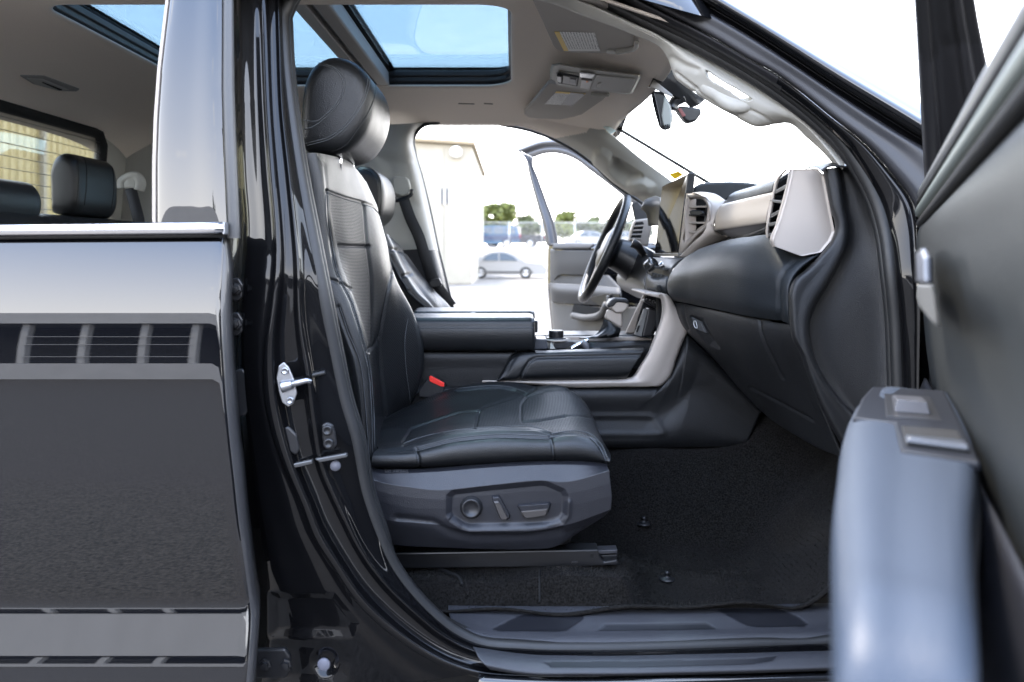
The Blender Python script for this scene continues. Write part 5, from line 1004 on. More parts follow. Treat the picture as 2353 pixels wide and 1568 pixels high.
for a, b in (((742, 384), (892, 382)), ((735, 492), (882, 492)), ((722, 556), (850, 556)), ((745, 440), (880, 438))):
    (ax, ay), (bx, by) = px('d2', [a, b]); p0, p1 = P(ax, ay, cvd(ax)+.004), P(bx, by, cvd(bx)+.004); dx = Vector((.04, .01, 0)); up = Vector((0, 0, .006))
    rings('louvre', [[p0, p1, p1+dx, p0+dx], [p0-up, p1-up, p1-up+dx, p0-up+dx]], m_silver if a[1] != 440 else m_plastb, cv, False, bevel=.001)
slab('vent_knob', [P(x, y, cvd(x)-.004) for x, y in px('d2', [(775, 420), (800, 410), (862, 412), (874, 436), (850, 450), (785, 448)])], (.012, .004, 0), m_plastb, cv, .003)
box('vent_post', tuple(P(1574, 560, 2.425)), tuple(P(1578, 458, 2.42)+Vector((.03, .004, 0))), m_silver, cv, .001)
sc_ = empty('touch_screen', P(1540, 500, 2.55), da)
sq = [P(x, y, d) for (x, y), d in zip(px('d2', [(590, 247), (768, 160), (700, 716), (537, 716)]), (2.69, 2.45, 2.45, 2.69))]
sn = Vector((.022, .006, 0))
slab('screen_body', [p+Vector((.003, 0, 0)) for p in sq], sn, m_plastb, sc_, .003)
def inq(u, v): return (sq[0]*(1-u)+sq[1]*u)*(1-v)+(sq[3]*(1-u)+sq[2]*u)*v
slab('screen_glass', [inq(.03, .015), inq(.985, .015), inq(.985, .97), inq(.03, .97)], (.002, 0, 0), m_gloss, sc_, .0005)
slab('screen_side', W('d2', [(772, 158), (822, 157), (808, 288), (756, 296)], 2.44), (.0, .012, 0), m_plastb, sc_, .002)
slab('screen_trim', [P(x, y, d) for (x, y), d in zip(px('d2', [(533, 708), (702, 708), (700, 726), (533, 726)]), (2.685, 2.44, 2.44, 2.685))], (.02, 0, 0), M('grey screen trim', (.14, .135, .13), .35, .5), sc_, .001)
# climate controls under the screen
cl_ = empty('climate_panel', P(1520, 610, 2.5), da)
loft('panel_face', [W('d2', [(500, 735, 2.68), (640, 735, 2.50), (740, 740, 2.40)]), W('d2', [(490, 790, 2.66), (600, 800, 2.50), (660, 810, 2.40)]), W('d2', [(500, 860, 2.66), (590, 880, 2.50), (640, 890, 2.40)])], 14, 20, m_plastb, cl_, thick=.004)
tube('dial', W('d2', [(500, 800, 2.52), (535, 770, 2.50)]), .020, M('dial metal', (.10, .10, .10), .25, .8), cl_, 14)
for k in range(6): slab('climate_key', W('d2', [(530+k*19, 792+k*3, 2.50-k*.012), (546+k*19, 794+k*3, 2.49-k*.012), (542+k*19, 812+k*3, 2.49-k*.012), (526+k*19, 810+k*3, 2.50-k*.012)]), (.006, 0, 0), M('worn key', (.05, .05, .05), .3, .2), cl_, .001)
for k in range(5): slab('climate_key', W('d2', [(520+k*23, 838+k*5, 2.48-k*.012), (538+k*23, 842+k*5, 2.47-k*.012), (534+k*23, 870+k*5, 2.47-k*.012), (516+k*23, 864+k*5, 2.48-k*.012)]), (.006, 0, 0), m_plastb, cl_, .002)
tube('knob_stalk', W('d2', [(575, 795, 2.46), (600, 780, 2.46)]), [.006, .012], m_chrome, cl_, 10)
# cluster hood, driver vent, column shroud, lower dash
loft('cluster_hood', [W('d2', [(450, 400, 2.95), (470, 350, 2.95), (520, 325, 2.92), (580, 325, 2.80)]), W('d2', [(455, 410, 2.90), (480, 380, 2.88), (530, 372, 2.84), (580, 375, 2.76)]), W('d2', [(480, 430, 2.88), (510, 430, 2.86), (545, 440, 2.82), (575, 450, 2.76)]), W('d2', [(500, 520, 2.88), (520, 520, 2.86), (545, 520, 2.82), (570, 520, 2.76)])], 20, 20, M('grey hood skin', (.05, .05, .05), .5), da, thick=.004)
slab('corner_trim', W('d2', [(388, 370), (425, 352), (520, 470), (520, 520), (410, 470)], 3.12), (0, .03, 0), m_plastg, da, .003)
dv = empty('driver_vent', P(1470, 535, 3.1), da)
slab('vent_housing', W('d2', [(410, 478), (490, 468), (530, 480), (500, 660), (470, 655), (370, 625), (385, 545)], 3.06), (0, .05, 0), m_silver, dv, .006)
slab('vent_cavity', W('d2', [(412, 495), (462, 490), (470, 505), (448, 610), (378, 608)], 3.056), (0, .003, 0), m_void, dv, .001)
for k in range(4): slab('louvre', W('d2', [(404-k*8, 518+k*28), (468-k*5, 512+k*30), (467-k*5, 522+k*30), (402-k*8, 528+k*28)], 3.05), (0, .01, 0), m_silver, dv, .001)
loft('driver_dash', [W('d2', [(330, 640, 3.3), (420, 700, 2.95), (520, 740, 2.7)]), W('d2', [(320, 760, 3.3), (400, 800, 2.9), (490, 850, 2.66)]), W('d2', [(300, 930, 3.2), (380, 950, 2.9), (480, 960, 2.6)]), W('d2', [(330, 960, 3.2), (430, 1010, 2.9), (490, 1010, 2.6)])], 20, 30, m_plastb, da, thick=.004)
# ---- steering wheel (a true ring, tilted)
sw = empty('steering_wheel', (.35, 2.98, 1.41), truck)
wc = Vector((.352, 2.985, 1.413)); ax_up = Vector((.40, 0, .9165)).normalized(); ax_r = Vector((0, 1, 0)); ax_n = ax_up.cross(ax_r).normalized()
if ax_n.x > 0: ax_n = -ax_n
def wp(a, r, h=0): return wc + ax_up*math.cos(a)*r*1.08 + ax_r*math.sin(a)*r + ax_n*h
tube('rim', [wp(a, .192) for a in np.linspace(0, 2*math.pi, 33)[:-1]], .0165, m_leath, sw, 14, 120, closed=True)
disc('hub', wc+ax_n*(-.035), ax_n, [(.085, 0), (.095, .012), (.088, .034), (.06, .045), (.002, .047)], m_plastb, sw, 30)
for a, r0 in ((math.pi/2, .07), (-math.pi/2, .07)):
    tube('spoke', [wp(a, r0, -.01), wp(a*1.04, .13, -.008), wp(a*1.06, .19, 0)], [.03, .022, .016], m_plastb, sw, 10, flat=(ax_n.x, ax_n.y, ax_n.z, .45))
tube('spoke', [wp(math.pi, .06, -.01), wp(math.pi, .13, -.008), wp(math.pi, .187, 0)], [.032, .024, .016], m_silver, sw, 10, flat=(ax_n.x, ax_n.y, ax_n.z, .45))
loft('bezel', [[wp(a, .165, .004) for a in np.linspace(2.3, 3.98, 14)], [wp(a, .176, .010) for a in np.linspace(2.2, 4.08, 14)]], 4, 30, m_silver, sw, thick=.004)
tube('column_shroud', [wc-ax_n*.04, wc-ax_n*.10, wc-ax_n*.20-Vector((0, 0, .03))], [.06, .075, .09], m_plastb, sw, 16)
tube('stalk', W('d2', [(480, 740, 2.86), (450, 690, 2.82), (420, 650, 2.80), (390, 636, 2.80)]), [.010, .010, .012, .017], m_plastb, sw, 10)

# ================================================================ centre console
co = empty('centre_console', (.1, 2.45, .85), truck)
# lower side panel
cp_t = [(860, 880), (1000, 888), (1200, 890), (1400, 890), (1515, 890), (1545, 850), (1578, 768), (1600, 790), (1690, 880), (1752, 942)]
cp_b = [(860, 1035), (1000, 1035), (1200, 1034), (1360, 1032), (1480, 1031), (1540, 1030), (1600, 1029), (1660, 1028), (1700, 1027), (1714, 1024)]
emb = [(1300, 955), (1360, 952), (1495, 952), (1508, 957), (1518, 972), (1531, 996), (1526, 1002), (1460, 1002), (1300, 1003)]
emb_i = [(1300, 965), (1360, 961), (1490, 961), (1500, 966), (1508, 978), (1516, 992), (1500, 995), (1300, 995)]
loft('side_panel', [[P(a[0]+(b[0]-a[0])*q, a[1]+(b[1]-a[1])*q, dd) for a, b in zip(cp_t, cp_b)] for q, dd in ((0, 2.292), (.03, 2.285), (.5, 2.285), (.97, 2.285), (1, 2.292))], 70, 200, m_plast, co, linv=True, regions=[(emb, 6, .004), (emb_i, 6, -.004)], thick=.006)
# silver frame: horizontal blade that turns up into the leg
lo = px('d1', [(560, 1072), (760, 1080), (920, 1092), (1140, 1110), (1500, 1108), (1720, 1106), (1770, 1102), (1802, 1082)]) + px('d2', [(640, 1560), (690, 1430), (735, 1310), (772, 1222), (735, 1155), (690, 1085), (645, 1005), (622, 982)])
hi = px('d1', [(560, 1066), (760, 1064), (920, 1063), (1140, 1060), (1400, 1056), (1530, 1052), (1592, 1038), (1640, 965)]) + px('d2', [(505, 1385), (540, 1300), (575, 1210), (600, 1130), (604, 1090), (602, 1050), (595, 1015), (580, 985)])
n_ = 90; lo_, hi_ = [tuple(v) for v in spl(lo, n_)], [tuple(v) for v in spl(hi, n_)]
def fd(q):      # the leg's outer facet falls back from the blade
    return [P(a[0]+(b[0]-a[0])*q, a[1]+(b[1]-a[1])*q, 0) for a, b in zip(hi_, lo_)]
def fline(q, d0, d1=None): return [P(a[0]+(b[0]-a[0])*q, a[1]+(b[1]-a[1])*q, d0) for a, b in zip(hi_, lo_)]
loft('silver_frame', [fline(0, 2.32), fline(.02, 2.272), fline(.3, 2.266), fline(.62, 2.266), fline(.66, 2.2665), fline(.97, 2.273), fline(1.0, 2.30)], 40, 180, m_silver, co, thick=.004)
slab('frame_bridge', W('d2', [(478, 972), (630, 985), (640, 1002), (604, 1020), (475, 990)], 2.30), (.0, .26, 0), m_silver, co, .004)
box('footwell_light_block', (.44, 2.37, .62), (1.05, 2.40, 1.30), m_void, co, .005)  # dark box added to stop light leaking in below the glovebox
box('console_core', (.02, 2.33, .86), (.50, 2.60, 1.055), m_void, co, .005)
slab('console_gap_backing', W('', [(1380, 800), (1500, 790), (1570, 770), (1560, 880), (1380, 895)], 2.335), (0, .01, 0), m_void, co, .001)  # dark sheet added to hide bright ground showing through the console gap
slab('far_leg', W('d2', [(470, 985), (492, 1000), (430, 1180), (412, 1252), (345, 1252)], 2.54), (0, .02, 0), m_silver, co, .004)
slab('bin_back', W('d2', [(480, 1000), (610, 1010), (610, 1110), (525, 1285), (400, 1285), (430, 1150)], 2.52), (.0, .01, 0), m_void, co, .001)
slab('charger_plate', W('d2', [(470, 1085), (500, 1090), (455, 1275), (405, 1265)], 2.44), (.0, .012, 0), M('grey plate', (.13, .13, .125), .4), co, .003)
slab('charger_block', W('d2', [(502, 1080), (592, 1105), (520, 1272), (458, 1276)], 2.43), (.0, .05, 0), m_plastb, co, .004)
slab('charger_slot', W('d2', [(430, 1200), (444, 1200), (428, 1245), (416, 1245)], 2.437), (.0, .004, 0), m_void, co, 0)
kb = slab('key_bank', W('d2', [(472, 1020), (600, 1060), (596, 1095), (560, 1088), (470, 1035)], 2.42), (.0, .05, 0), m_plastb, co, .004)
for k in range(5): slab('key', W('d2', [(486+k*22, 1012+k*7), (502+k*22, 1016+k*7), (500+k*22, 1036+k*7), (484+k*22, 1032+k*7)], 2.415), (0, .01, 0), m_plastb, kb, .003)
# upper side, knee pad
loft('upper_side', [W('', [(940, 800, 2.30), (1050, 803, 2.30), (1190, 806, 2.30)]), W('', [(940, 812, 2.286), (1050, 812, 2.286), (1180, 812, 2.286)]), W('', [(940, 850, 2.286), (1050, 850, 2.286), (1165, 850, 2.286)]), W('', [(940, 895, 2.29), (1050, 893, 2.29), (1150, 885, 2.29)])], 20, 30, m_plast, co, thick=.006)
kp_t = px('d1', [(660, 1062), (700, 985), (745, 905), (775, 876), (820, 862), (1000, 856), (1300, 848), (1560, 842), (1676, 838)])
kp_b = px('d1', [(664, 1066), (760, 1066), (850, 1066), (950, 1066), (1050, 1064), (1200, 1062), (1350, 1058), (1500, 1054), (1545, 1046)])
kp_r = px('d1', [(1676, 838), (1668, 870), (1640, 950), (1600, 1020), (1545, 1050)])
kst = px('d1', [(815, 1062), (850, 985), (885, 930), (930, 906), (1000, 902), (1300, 896), (1660, 888)])
kcols = [[P(a[0]+(b[0]-a[0])*q, a[1]+(b[1]-a[1])*q, dd) for a, b in zip(kp_t, kp_b)] for q, dd in ((0, 2.315), (.03, 2.285), (.12, 2.262), (.25, 2.256), (.55, 2.252), (.85, 2.256), (.97, 2.268), (1, 2.285))]
kp = loft('knee_pad', kcols, 70, 150, m_leath, co, grooves=[(kst, 4, .004), (px('d1', [(700, 1066), (760, 940), (800, 880)]), 5, .002)], thick=.004)
seam(kp, 'd1', [(825, 1062), (860, 985), (893, 938), (935, 915), (1000, 911), (1300, 905), (1655, 897)], co)
loft('tray_wall', [W('d1', [(1290, 800, 2.36), (1500, 795, 2.36), (1710, 790, 2.36)]), W('d1', [(1290, 850, 2.34), (1500, 846, 2.34), (1690, 842, 2.34)])], 4, 10, m_plastb, co, thick=.004)
# armrest lid in two halves
def lid(nm, prof_yz, x0, x1, par, mat):
    xs = [x0, x0+.005, x0+.02] + list(np.linspace(x0+.05, x1-.03, 6)) + [x1-.012, x1-.003, x1]
    cols__ = []
    for y, z in prof_yz: cols__.append([(x, y + (.006 if (x in (xs[0], xs[-1])) else 0), z - (.010 if x == xs[-1] else .003 if x == xs[-2] else 0)) for x in xs])
    return loft(nm, cols__, 60, 40, mat, par, thick=.004)
zt = lambda y, d: ZC-(y-HY)*d/F
l1 = lid('armrest_lid', [(2.30, zt(805, 2.30)), (2.262, zt(803, 2.262)), (2.256, zt(795, 2.256)), (2.250, zt(757, 2.25)), (2.252, zt(751, 2.252)), (2.255, zt(740, 2.255)), (2.266, zt(732, 2.266)), (2.29, zt(729, 2.285)), (2.40, zt(729, 2.285)-.0), (2.425, zt(731, 2.285)), (2.43, zt(745, 2.285))], -.31, .066, co, m_leath)
seam(l1, '', [(962, 755), (1050, 755), (1150, 755), (1226, 754)], co)
l2 = lid('armrest_lid', [(2.455, zt(800, 2.285)), (2.455, zt(735, 2.285)), (2.458, zt(731, 2.285)), (2.468, zt(727, 2.285)), (2.49, zt(726, 2.285)), (2.60, zt(726, 2.285)), (2.625, zt(728, 2.285)), (2.63, zt(745, 2.285))], -.31, .072, co, m_leath)
slab('lid_handle', W('d1', [(455, 620), (475, 603), (500, 598), (518, 605), (522, 622)], 2.435), (0, .02, 0), M('worn pale handle', (.20, .20, .20), .4), co, .004)
slab('lid_channel', W('d1', [(100, 612), (470, 600), (470, 622), (100, 628)], 2.445), (0, .006, 0), m_plastb, co, .001)
box('lid_latch', (.058, 2.28, 1.165), (.075, 2.36, 1.20), m_plastb, co, .003)
box('console_body', (-.33, 2.31, .88), (.06, 2.62, 1.125), m_plastb, co, .01)
# top deck with cup tray, dial and shifter
ztop = zt(785, 2.34)
box('top_deck', (.06, 2.50, 1.06), (.48, 2.64, 1.135), m_plastb, co, .006)
mesh('tray_floor', [(.06, 2.29, 1.06), (.48, 2.29, 1.06), (.48, 2.52, 1.06), (.06, 2.52, 1.06)], [(0, 1, 2, 3)], m_plastb, co)
slab('deck_trim', W('d1', [(930, 760), (1720, 765), (1715, 790), (1290, 800), (940, 800)], 2.48), (0, .012, 0), m_silver, co, .003)
slab('deck_lid', W('d1', [(930, 780), (1000, 782), (1010, 850), (885, 852), (905, 805)], 2.34), (0, .10, 0), M('blue-grey deck', (.05, .055, .065), .35), co, .003)
slab('deck_strip', W('d1', [(925, 745), (1560, 742), (1560, 766), (925, 770)], 2.56), (0, .02, 0), m_plastb, co, .003)
slab('cup_holder', W('d1', [(985, 790), (1210, 790), (1240, 805), (1150, 848), (990, 848)], 2.42), (0, .004, 0), M('tray metal', (.24, .235, .22), .35, .6), co, .002)
slab('cup_insert', W('d1', [(1055, 798), (1180, 798), (1205, 808), (1130, 845), (1040, 845)], 2.415), (0, .003, 0), m_plastg, co, .002)
slab('cup_tab', W('d1', [(1030, 800), (1060, 848), (1020, 848)], 2.38), (0, .004, 0), M('pale tab', (.42, .43, .40), .5), co, .001)
tube('cup_arm', W('d1', [(1165, 848, 2.38), (1220, 815, 2.38), (1285, 785, 2.38)]), [.007, .006, .005], m_chrome, co, 8)
tube('cup_arm', W('d1', [(1240, 800, 2.37), (1270, 825, 2.37), (1290, 848, 2.37)]), [.010, .010, .012], M('smoky plastic', (.10, .10, .11), .2), co, 8)
kb_ = P(1278, 776, 2.45)
disc('drive_dial', kb_, (0, 0, 1), [(.032, -.004), (.030, .0), (.0235, .001), (.0235, .018), (.0225, .022), (.0005, .023)], m_plastb, co, 20, False)
disc('dial_plate', kb_, (0, 0, 1), [(.045, -.010), (.044, -.004), (.001, -.004)], m_silver, co, 24)
loft('boot', [W('d1', [(1220, 772, 2.44), (1330, 745, 2.42), (1375, 690, 2.42), (1390, 645, 2.42)]), W('d1', [(1300, 775, 2.40), (1370, 745, 2.39), (1420, 700, 2.40), (1420, 655, 2.41)]), W('d1', [(1400, 775, 2.39), (1440, 750, 2.385), (1460, 720, 2.395), (1455, 680, 2.41)]), W('d1', [(1490, 765, 2.41), (1500, 740, 2.41), (1505, 720, 2.42), (1505, 705, 2.43)])], 30, 30, m_leath, co, grooves=[(px('d1', [(1330, 760), (1400, 690)]), 4, .004), (px('d1', [(1400, 765), (1450, 720)]), 4, .003)], thick=.003)
slab('shaft', W('d1', [(1418, 580), (1515, 600), (1520, 690), (1500, 702), (1398, 640)], 2.43), (0, .03, 0), m_silver, co, .006)
slab('grip', W('d1', [(1415, 545), (1440, 515), (1470, 505), (1540, 508), (1558, 520), (1560, 560), (1525, 600), (1470, 605), (1445, 575), (1418, 568)], 2.42), (0, .05, 0), m_silver, co, .010)
slab('grip_top', W('d1', [(1412, 548), (1438, 513), (1470, 502), (1545, 505), (1562, 520), (1560, 548), (1535, 535), (1480, 530), (1455, 560), (1416, 566)], 2.416), (0, .058, 0), m_plastb, co, .008)

# ================================================================ floor carpet
fl = empty('cab_floor', (.2, 2.0, .58), truck)
fx = np.linspace(-.62, 1.06, 170); fy = np.linspace(1.675, 2.36, 80); FX, FY = np.meshgrid(fx, fy)
def sst(a, b, v): t = np.clip((v-a)/(b-a), 0, 1); return t*t*(3-2*t)
FZ = .585 + .045*sst(1.74, 1.68, FY) + .235*sst(2.06, 2.33, FY)**1.1 + .36*sst(.58, 1.0, FX)*(1-.45*sst(2.05, 2.3, FY)) + .015*sst(.25, .5, FX)
FZ += .082*sst(.30, .245, FX - .02*(FY-1.75)/.1)*sst(1.715, 1.745, FY)*sst(2.02, 1.88, FY)
FZ += .012*np.sin(FX*7.3+FY*9)*np.sin(FY*13+FX*3) + .006*np.sin(FX*23+FY*5)*np.sin(FY*31)
fi = np.arange(FX.size).reshape(FX.shape); ff = np.stack([fi[:-1, :-1], fi[:-1, 1:], fi[1:, 1:], fi[1:, :-1]], -1).reshape(-1, 4).tolist()
vt = np.stack([FX.ravel(), FY.ravel(), FZ.ravel()], 1)
cpt = mesh('carpet', vt, ff, m_carpet, fl, True, thick=.004)
BV['carpet'] = BVHTree.FromPolygons([tuple(v) for v in vt], [tuple(q) for q in ff])
# standing carpet pile
nf = 70000; ux = rng.uniform(-.45, 1.02, nf); uy = rng.uniform(1.70, 2.30, nf)
ix = np.clip(((ux-fx[0])/(fx[1]-fx[0])).astype(int), 0, len(fx)-1); iy = np.clip(((uy-fy[0])/(fy[1]-fy[0])).astype(int), 0, len(fy)-1)
uz = FZ[iy, ix]; az = rng.uniform(0, 6.283, nf); ln_ = rng.uniform(.002, .0055, nf); wd_ = .0011
lean = .55*np.sin(ux*6+uy*4)[:, None]*np.array([1, .4])[None] + rng.normal(0, .45, (nf, 2))
p0 = np.stack([ux, uy, uz+.0], 1); sd2 = np.stack([np.cos(az), np.sin(az), 0*az], 1)*wd_
tip = p0 + np.stack([lean[:, 0]*ln_, lean[:, 1]*ln_, ln_], 1)
vv = np.stack([p0-sd2, p0+sd2, tip], 1).reshape(-1, 3); ft = np.arange(nf*3).reshape(-1, 3)
tag(mesh('carpet_pile', vv, ft.tolist(), M('carpet fibre', (.021, .0195, .0175), .9, vary=.6, vscale=11, spec=.1, vdet=8), fl), kind='stuff')
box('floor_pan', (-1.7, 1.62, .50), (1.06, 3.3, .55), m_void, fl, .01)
for x, y in ((1480, 1203), (1533, 1330)):
    c, n_ = on(cpt, x, y)
    if c is None: continue
    ck = disc('mat_clip', c+Vector((0, 0, -.002)), (0, 0, 1), [(.021, 0), (.021, .003), (.015, .005), (.008, .006), (.0065, .009), (.006, .013), (.0075, .015), (.006, .020), (.002, .021)], m_plastb, fl, 20)
tube('wire_stub', [on(cpt, a, b, .006)[0] for a, b in px('e2', [(1370, 860), (1430, 885), (1500, 920), (1520, 945)]) if on(cpt, a, b)[0]], .004, m_void, fl, 8)
tube('carpet_seam', [on(cpt, 1240, y, .001)[0] for y in (1312, 1335, 1360, 1385) if on(cpt, 1240, y)[0]], .0025, m_void, fl, 6)

# near windscreen pillar trim with grab handle
nt1 = [(1180, -40), (1260, -25), (1338, -2), (1452, 50), (1570, 106), (1688, 176), (1781, 238), (1858, 297), (1912, 357), (1936, 388)]
nt3 = [(1180, -10), (1260, 5), (1338, 34), (1452, 78), (1523, 115), (1540, 145), (1553, 175), (1597, 209), (1692, 266), (1739, 288), (1787, 284), (1809, 283), (1858, 320), (1912, 374), (1928, 394)]
n1, n3 = [tuple(v) for v in spl(nt1, 90)], [tuple(v) for v in spl(nt3, 90)]
hole2 = px('c3', [(1402, 480), (1430, 485), (1515, 555), (1620, 605), (1725, 678), (1700, 694), (1640, 686), (1560, 625), (1500, 590), (1440, 560), (1405, 520)])
ntr = loft('pillar_trim', [S('', [(x+8, y-16) for x, y in n1], .126), S('', n1, .124), [P(a[0]*.7+b[0]*.3, a[1]*.7+b[1]*.3, 1.70) for a, b in zip(n1, n3)], [P(a[0]*.35+b[0]*.65, a[1]*.35+b[1]*.65, 1.715) for a, b in zip(n1, n3)], [P(a[0], a[1], 1.735) for a in n3], [P(a[0], a[1]-6, 1.79) for a in n3]], 110, 330, m_trim, ap, skip=hole2,
     grooves=[(px('c3', [(1200, 500), (1330, 600), (1480, 710), (1610, 790)]), 4, .004), (px('c3', [(1330, 600), (1325, 640)]), 3, .002), (px('c3', [(1600, 740), (1720, 760), (1800, 800), (1860, 840)]), 4, .003), (px('c3', [(1170, 400), (1260, 450), (1345, 480)]), 8, .004)], thick=.006)
tube('grab_handle', S('c3', [(1375, 470), (1368, 530), (1400, 590), (1480, 650), (1580, 715), (1650, 725), (1715, 705), (1745, 690)], .150), [.016, .018, .017, .0155, .0155, .017, .018, .015], m_trim, ap, 12)

# ================================================================ driver's door, open on the far side
fd_ = empty('driver_door', (.5, 3.9, .6), truck); tag(fd_, 'open driver door with grey inner panel seen across the cab')
TH2 = R(60); H2 = Vector((.80, 3.42, 0)); E2 = Vector((-math.cos(TH2), math.sin(TH2), 0)); N2 = Vector((-math.sin(TH2), -math.cos(TH2), 0))
def PF(v, pts, t=0):
    out = []
    for p in px(v, pts):
        tt = p[2] if len(p) > 2 else t; k = (p[0]-CX)/F
        s = (k*(H2.y+tt*N2.y)-H2.x-tt*N2.x)/(E2.x-k*E2.y); q = H2+E2*s+N2*tt; out.append(P(p[0], p[1], q.y))
    return out
m_fdoor = M('dusty grey door trim', (.05, .049, .048), .6, bump=[('cell', 300, .2)])
m_fdoor2 = M('lighter grey door trim', (.085, .082, .078), .6, bump=[('cell', 300, .2)])
def fpan(nm, cols_, mat, **k): return loft(nm, [PF('d1', c) for c in cols_], 24, 24, mat, fd_, thick=.01, **k)
fpan('belt_trim', [[(1025, 130, .0), (1120, 125, .0), (1320, 122, .0)], [(1040, 140, .03), (1120, 138, .03), (1320, 135, .03)], [(1040, 162, .035), (1120, 160, .035), (1300, 158, .035)], [(1045, 172, .02), (1120, 172, .02), (1300, 175, .02)]], m_fdoor)
fpan('upper_panel', [[(1022, 165, -.01), (1022, 300, -.01), (1022, 420, -.01)], [(1048, 175, .02), (1070, 300, .02), (1090, 345, .015)], [(1150, 175, .03), (1160, 280, .03), (1170, 345, .02)], [(1330, 178, .03), (1330, 280, .03), (1330, 345, .02)]], m_fdoor)
fpan('mid_panel', [[(1022, 345, -.0), (1200, 345, .01), (1420, 345, .01)], [(1022, 410, .0), (1200, 410, .02), (1500, 430, .03)]], m_fdoor)
fpan('armrest', [[(1008, 405, .0), (1020, 450, .01), (1030, 520, .0)], [(1030, 400, .05), (1040, 450, .07), (1050, 530, .05)], [(1120, 402, .06), (1120, 450, .08), (1120, 540, .06)], [(1230, 408, .06), (1230, 455, .08), (1230, 545, .06)], [(1500, 430, .06), (1500, 470, .08), (1500, 560, .06)]], m_fdoor)
fpan('lower_panel', [[(1028, 520, .0), (1032, 600, .0), (1045, 720, -.01), (1050, 800, -.01)], [(1050, 530, .03), (1060, 610, .03), (1070, 720, .03), (1070, 800, .02)], [(1330, 560, .04), (1330, 630, .04), (1330, 740, .04), (1330, 820, .04)], [(1750, 560, .04), (1750, 630, .04), (1750, 740, .04), (1750, 820, .04)]], m_fdoor2)
slab('pocket', PF('d1', [(1190, 540), (1390, 570), (1385, 640), (1170, 610)], .06), N2*.004, m_void, fd_, .001)
slab('speaker_panel', PF('d1', [(1290, 500), (1420, 465), (1500, 470), (1500, 560), (1370, 555)], .085), N2*.004, m_plastb, fd_, .004)
swp = slab('switch_panel', PF('d1', [(1405, 480), (1440, 475), (1430, 550), (1395, 555)], .095), N2*.004, m_plastb, fd_, .002)
for k in range(4): slab('window_switch', PF('d1', [(1412, 486+k*16), (1430, 484+k*16), (1428, 494+k*16), (1410, 496+k*16)], .10), N2*.005, M('worn switch', (.18, .18, .18), .4), swp, .001)
tube('door_pull', PF('d1', [(1180, 620, .07), (1280, 635, .08), (1380, 600, .09), (1410, 540, .1)]), .018, m_fdoor2, fd_, 10)
fo = px('c3', [(110, 1020), (160, 1000), (270, 960), (380, 952), (480, 985), (600, 1060), (760, 1180), (1000, 1370)]); fi_ = px('c3', [(225, 1075), (300, 1050), (400, 1048), (500, 1080), (620, 1165), (760, 1270), (900, 1380), (1000, 1460)])
m_ffr = M('satin grey door frame', (.06, .06, .065), .35)
q1, q2 = [tuple(v) for v in spl(fo, 50)], [tuple(v) for v in spl(fi_, 50)]
loft('window_frame', [PF('', off(q1, 0), -.05), PF('', q1, -.01), PF('', mixl(q1, q2, .35, 50), .0), PF('', mixl(q1, q2, .5, 50), -.015), PF('', mixl(q1, q2, .62, 50), .0), PF('', q2, -.005), PF('', q2, -.04)], 30, 60, m_ffr, fd_, thick=.004)
vo = px('c3', [(110, 1022), (170, 1080), (200, 1200), (250, 1380), (300, 1560), (320, 1680)]); vi = px('c3', [(226, 1078), (222, 1110), (260, 1220), (310, 1360), (370, 1530), (400, 1680)])
q1, q2 = [tuple(v) for v in spl(vo, 40)], [tuple(v) for v in spl(vi, 40)]
loft('window_frame', [PF('', q1, -.05), PF('', q1, -.01), PF('', mixl(q1, q2, .4, 40), .0), PF('', mixl(q1, q2, .6, 40), -.012), PF('', q2, -.002), PF('', q2, -.04)], 24, 50, m_ffr, fd_, thick=.004)
loft('outer_skin', [PF('d1', [(1012, 130), (1008, 410), (1040, 800)], -.08), PF('d1', [(1750, 130), (1750, 410), (1750, 820)], -.08)], 6, 12, m_paint, fd_, thick=.004)
# yellow ticket on the windscreen
m_tick = M('yellow paper', (.85, .52, .02), .6)
tk = sheet('parking_ticket', W('c3', [(1150, 1190, 2.86), (1192, 1226, 2.86), (1252, 1195, 2.84), (1216, 1170, 2.84)]), m_tick, None)
tag(tk, 'small yellow paper ticket standing behind the touch screen', 'ticket')

# ================================================================ near front door, open towards the camera
nd = empty('front_door', (.6, 1.1, .6), truck); tag(nd, 'open front passenger door, inner side, close to the camera')
m_nd = M('grey green door skin', (.018, .020, .0195), .5, bump=[('cell', 400, .2)])
m_nd2 = M('pale grey green strip', (.10, .115, .105), .45)
zs = [1.500, 1.492, 1.480, 1.47, 1.40, 1.30, 1.22, 1.12, 1.0, .85, .70, .60]
ts = [-.03, .004, .010, .016, .022, .012, .006, -.005, .0, .010, .012, .0]
ss = [.0, .004, .02, .06, .2, .45, .7, 1.0, 1.2]
loft('inner_panel', [[D(s, t - (.05 if s < .003 else .012 if s < .01 else 0), z + (.05*s-.028)*max(0, (z-1.2)/.345)) for z, t in zip(zs, ts)] for s in ss], 60, 80, m_nd, nd, thick=.004)
loft('lower_panel', [[D(s, t, z) for z, t in ((1.16, .01), (1.10, .03), (.95, .035), (.75, .03), (.6, .0))] for s in (.01, .05, .3, .7, 1.2)], 24, 40, m_plastg, nd, thick=.004)
m_pale = M('pale belt rubber', (.085, .088, .088), .4)
for nm, zo, r_, mt, to_ in (('belt_seal', 1.512, .0155, m_pale, .006), ('belt_groove', 1.4955, .0045, m_void, .019), ('belt_strip', 1.478, .0135, m_nd2, .012), ('belt_groove', 1.457, .0095, m_void, .013)):
    tube(nm, [D(s, to_, zo+.05*s) for s in np.linspace(-.01, 1.2, 12)], r_, mt, nd, 12)
loft('outer_skin', [[D(s, -.10, z) for z in (1.55, 1.2, .9, .6)] for s in (-.02, .5, 1.2)], 10, 12, m_paint, nd, thick=.003)
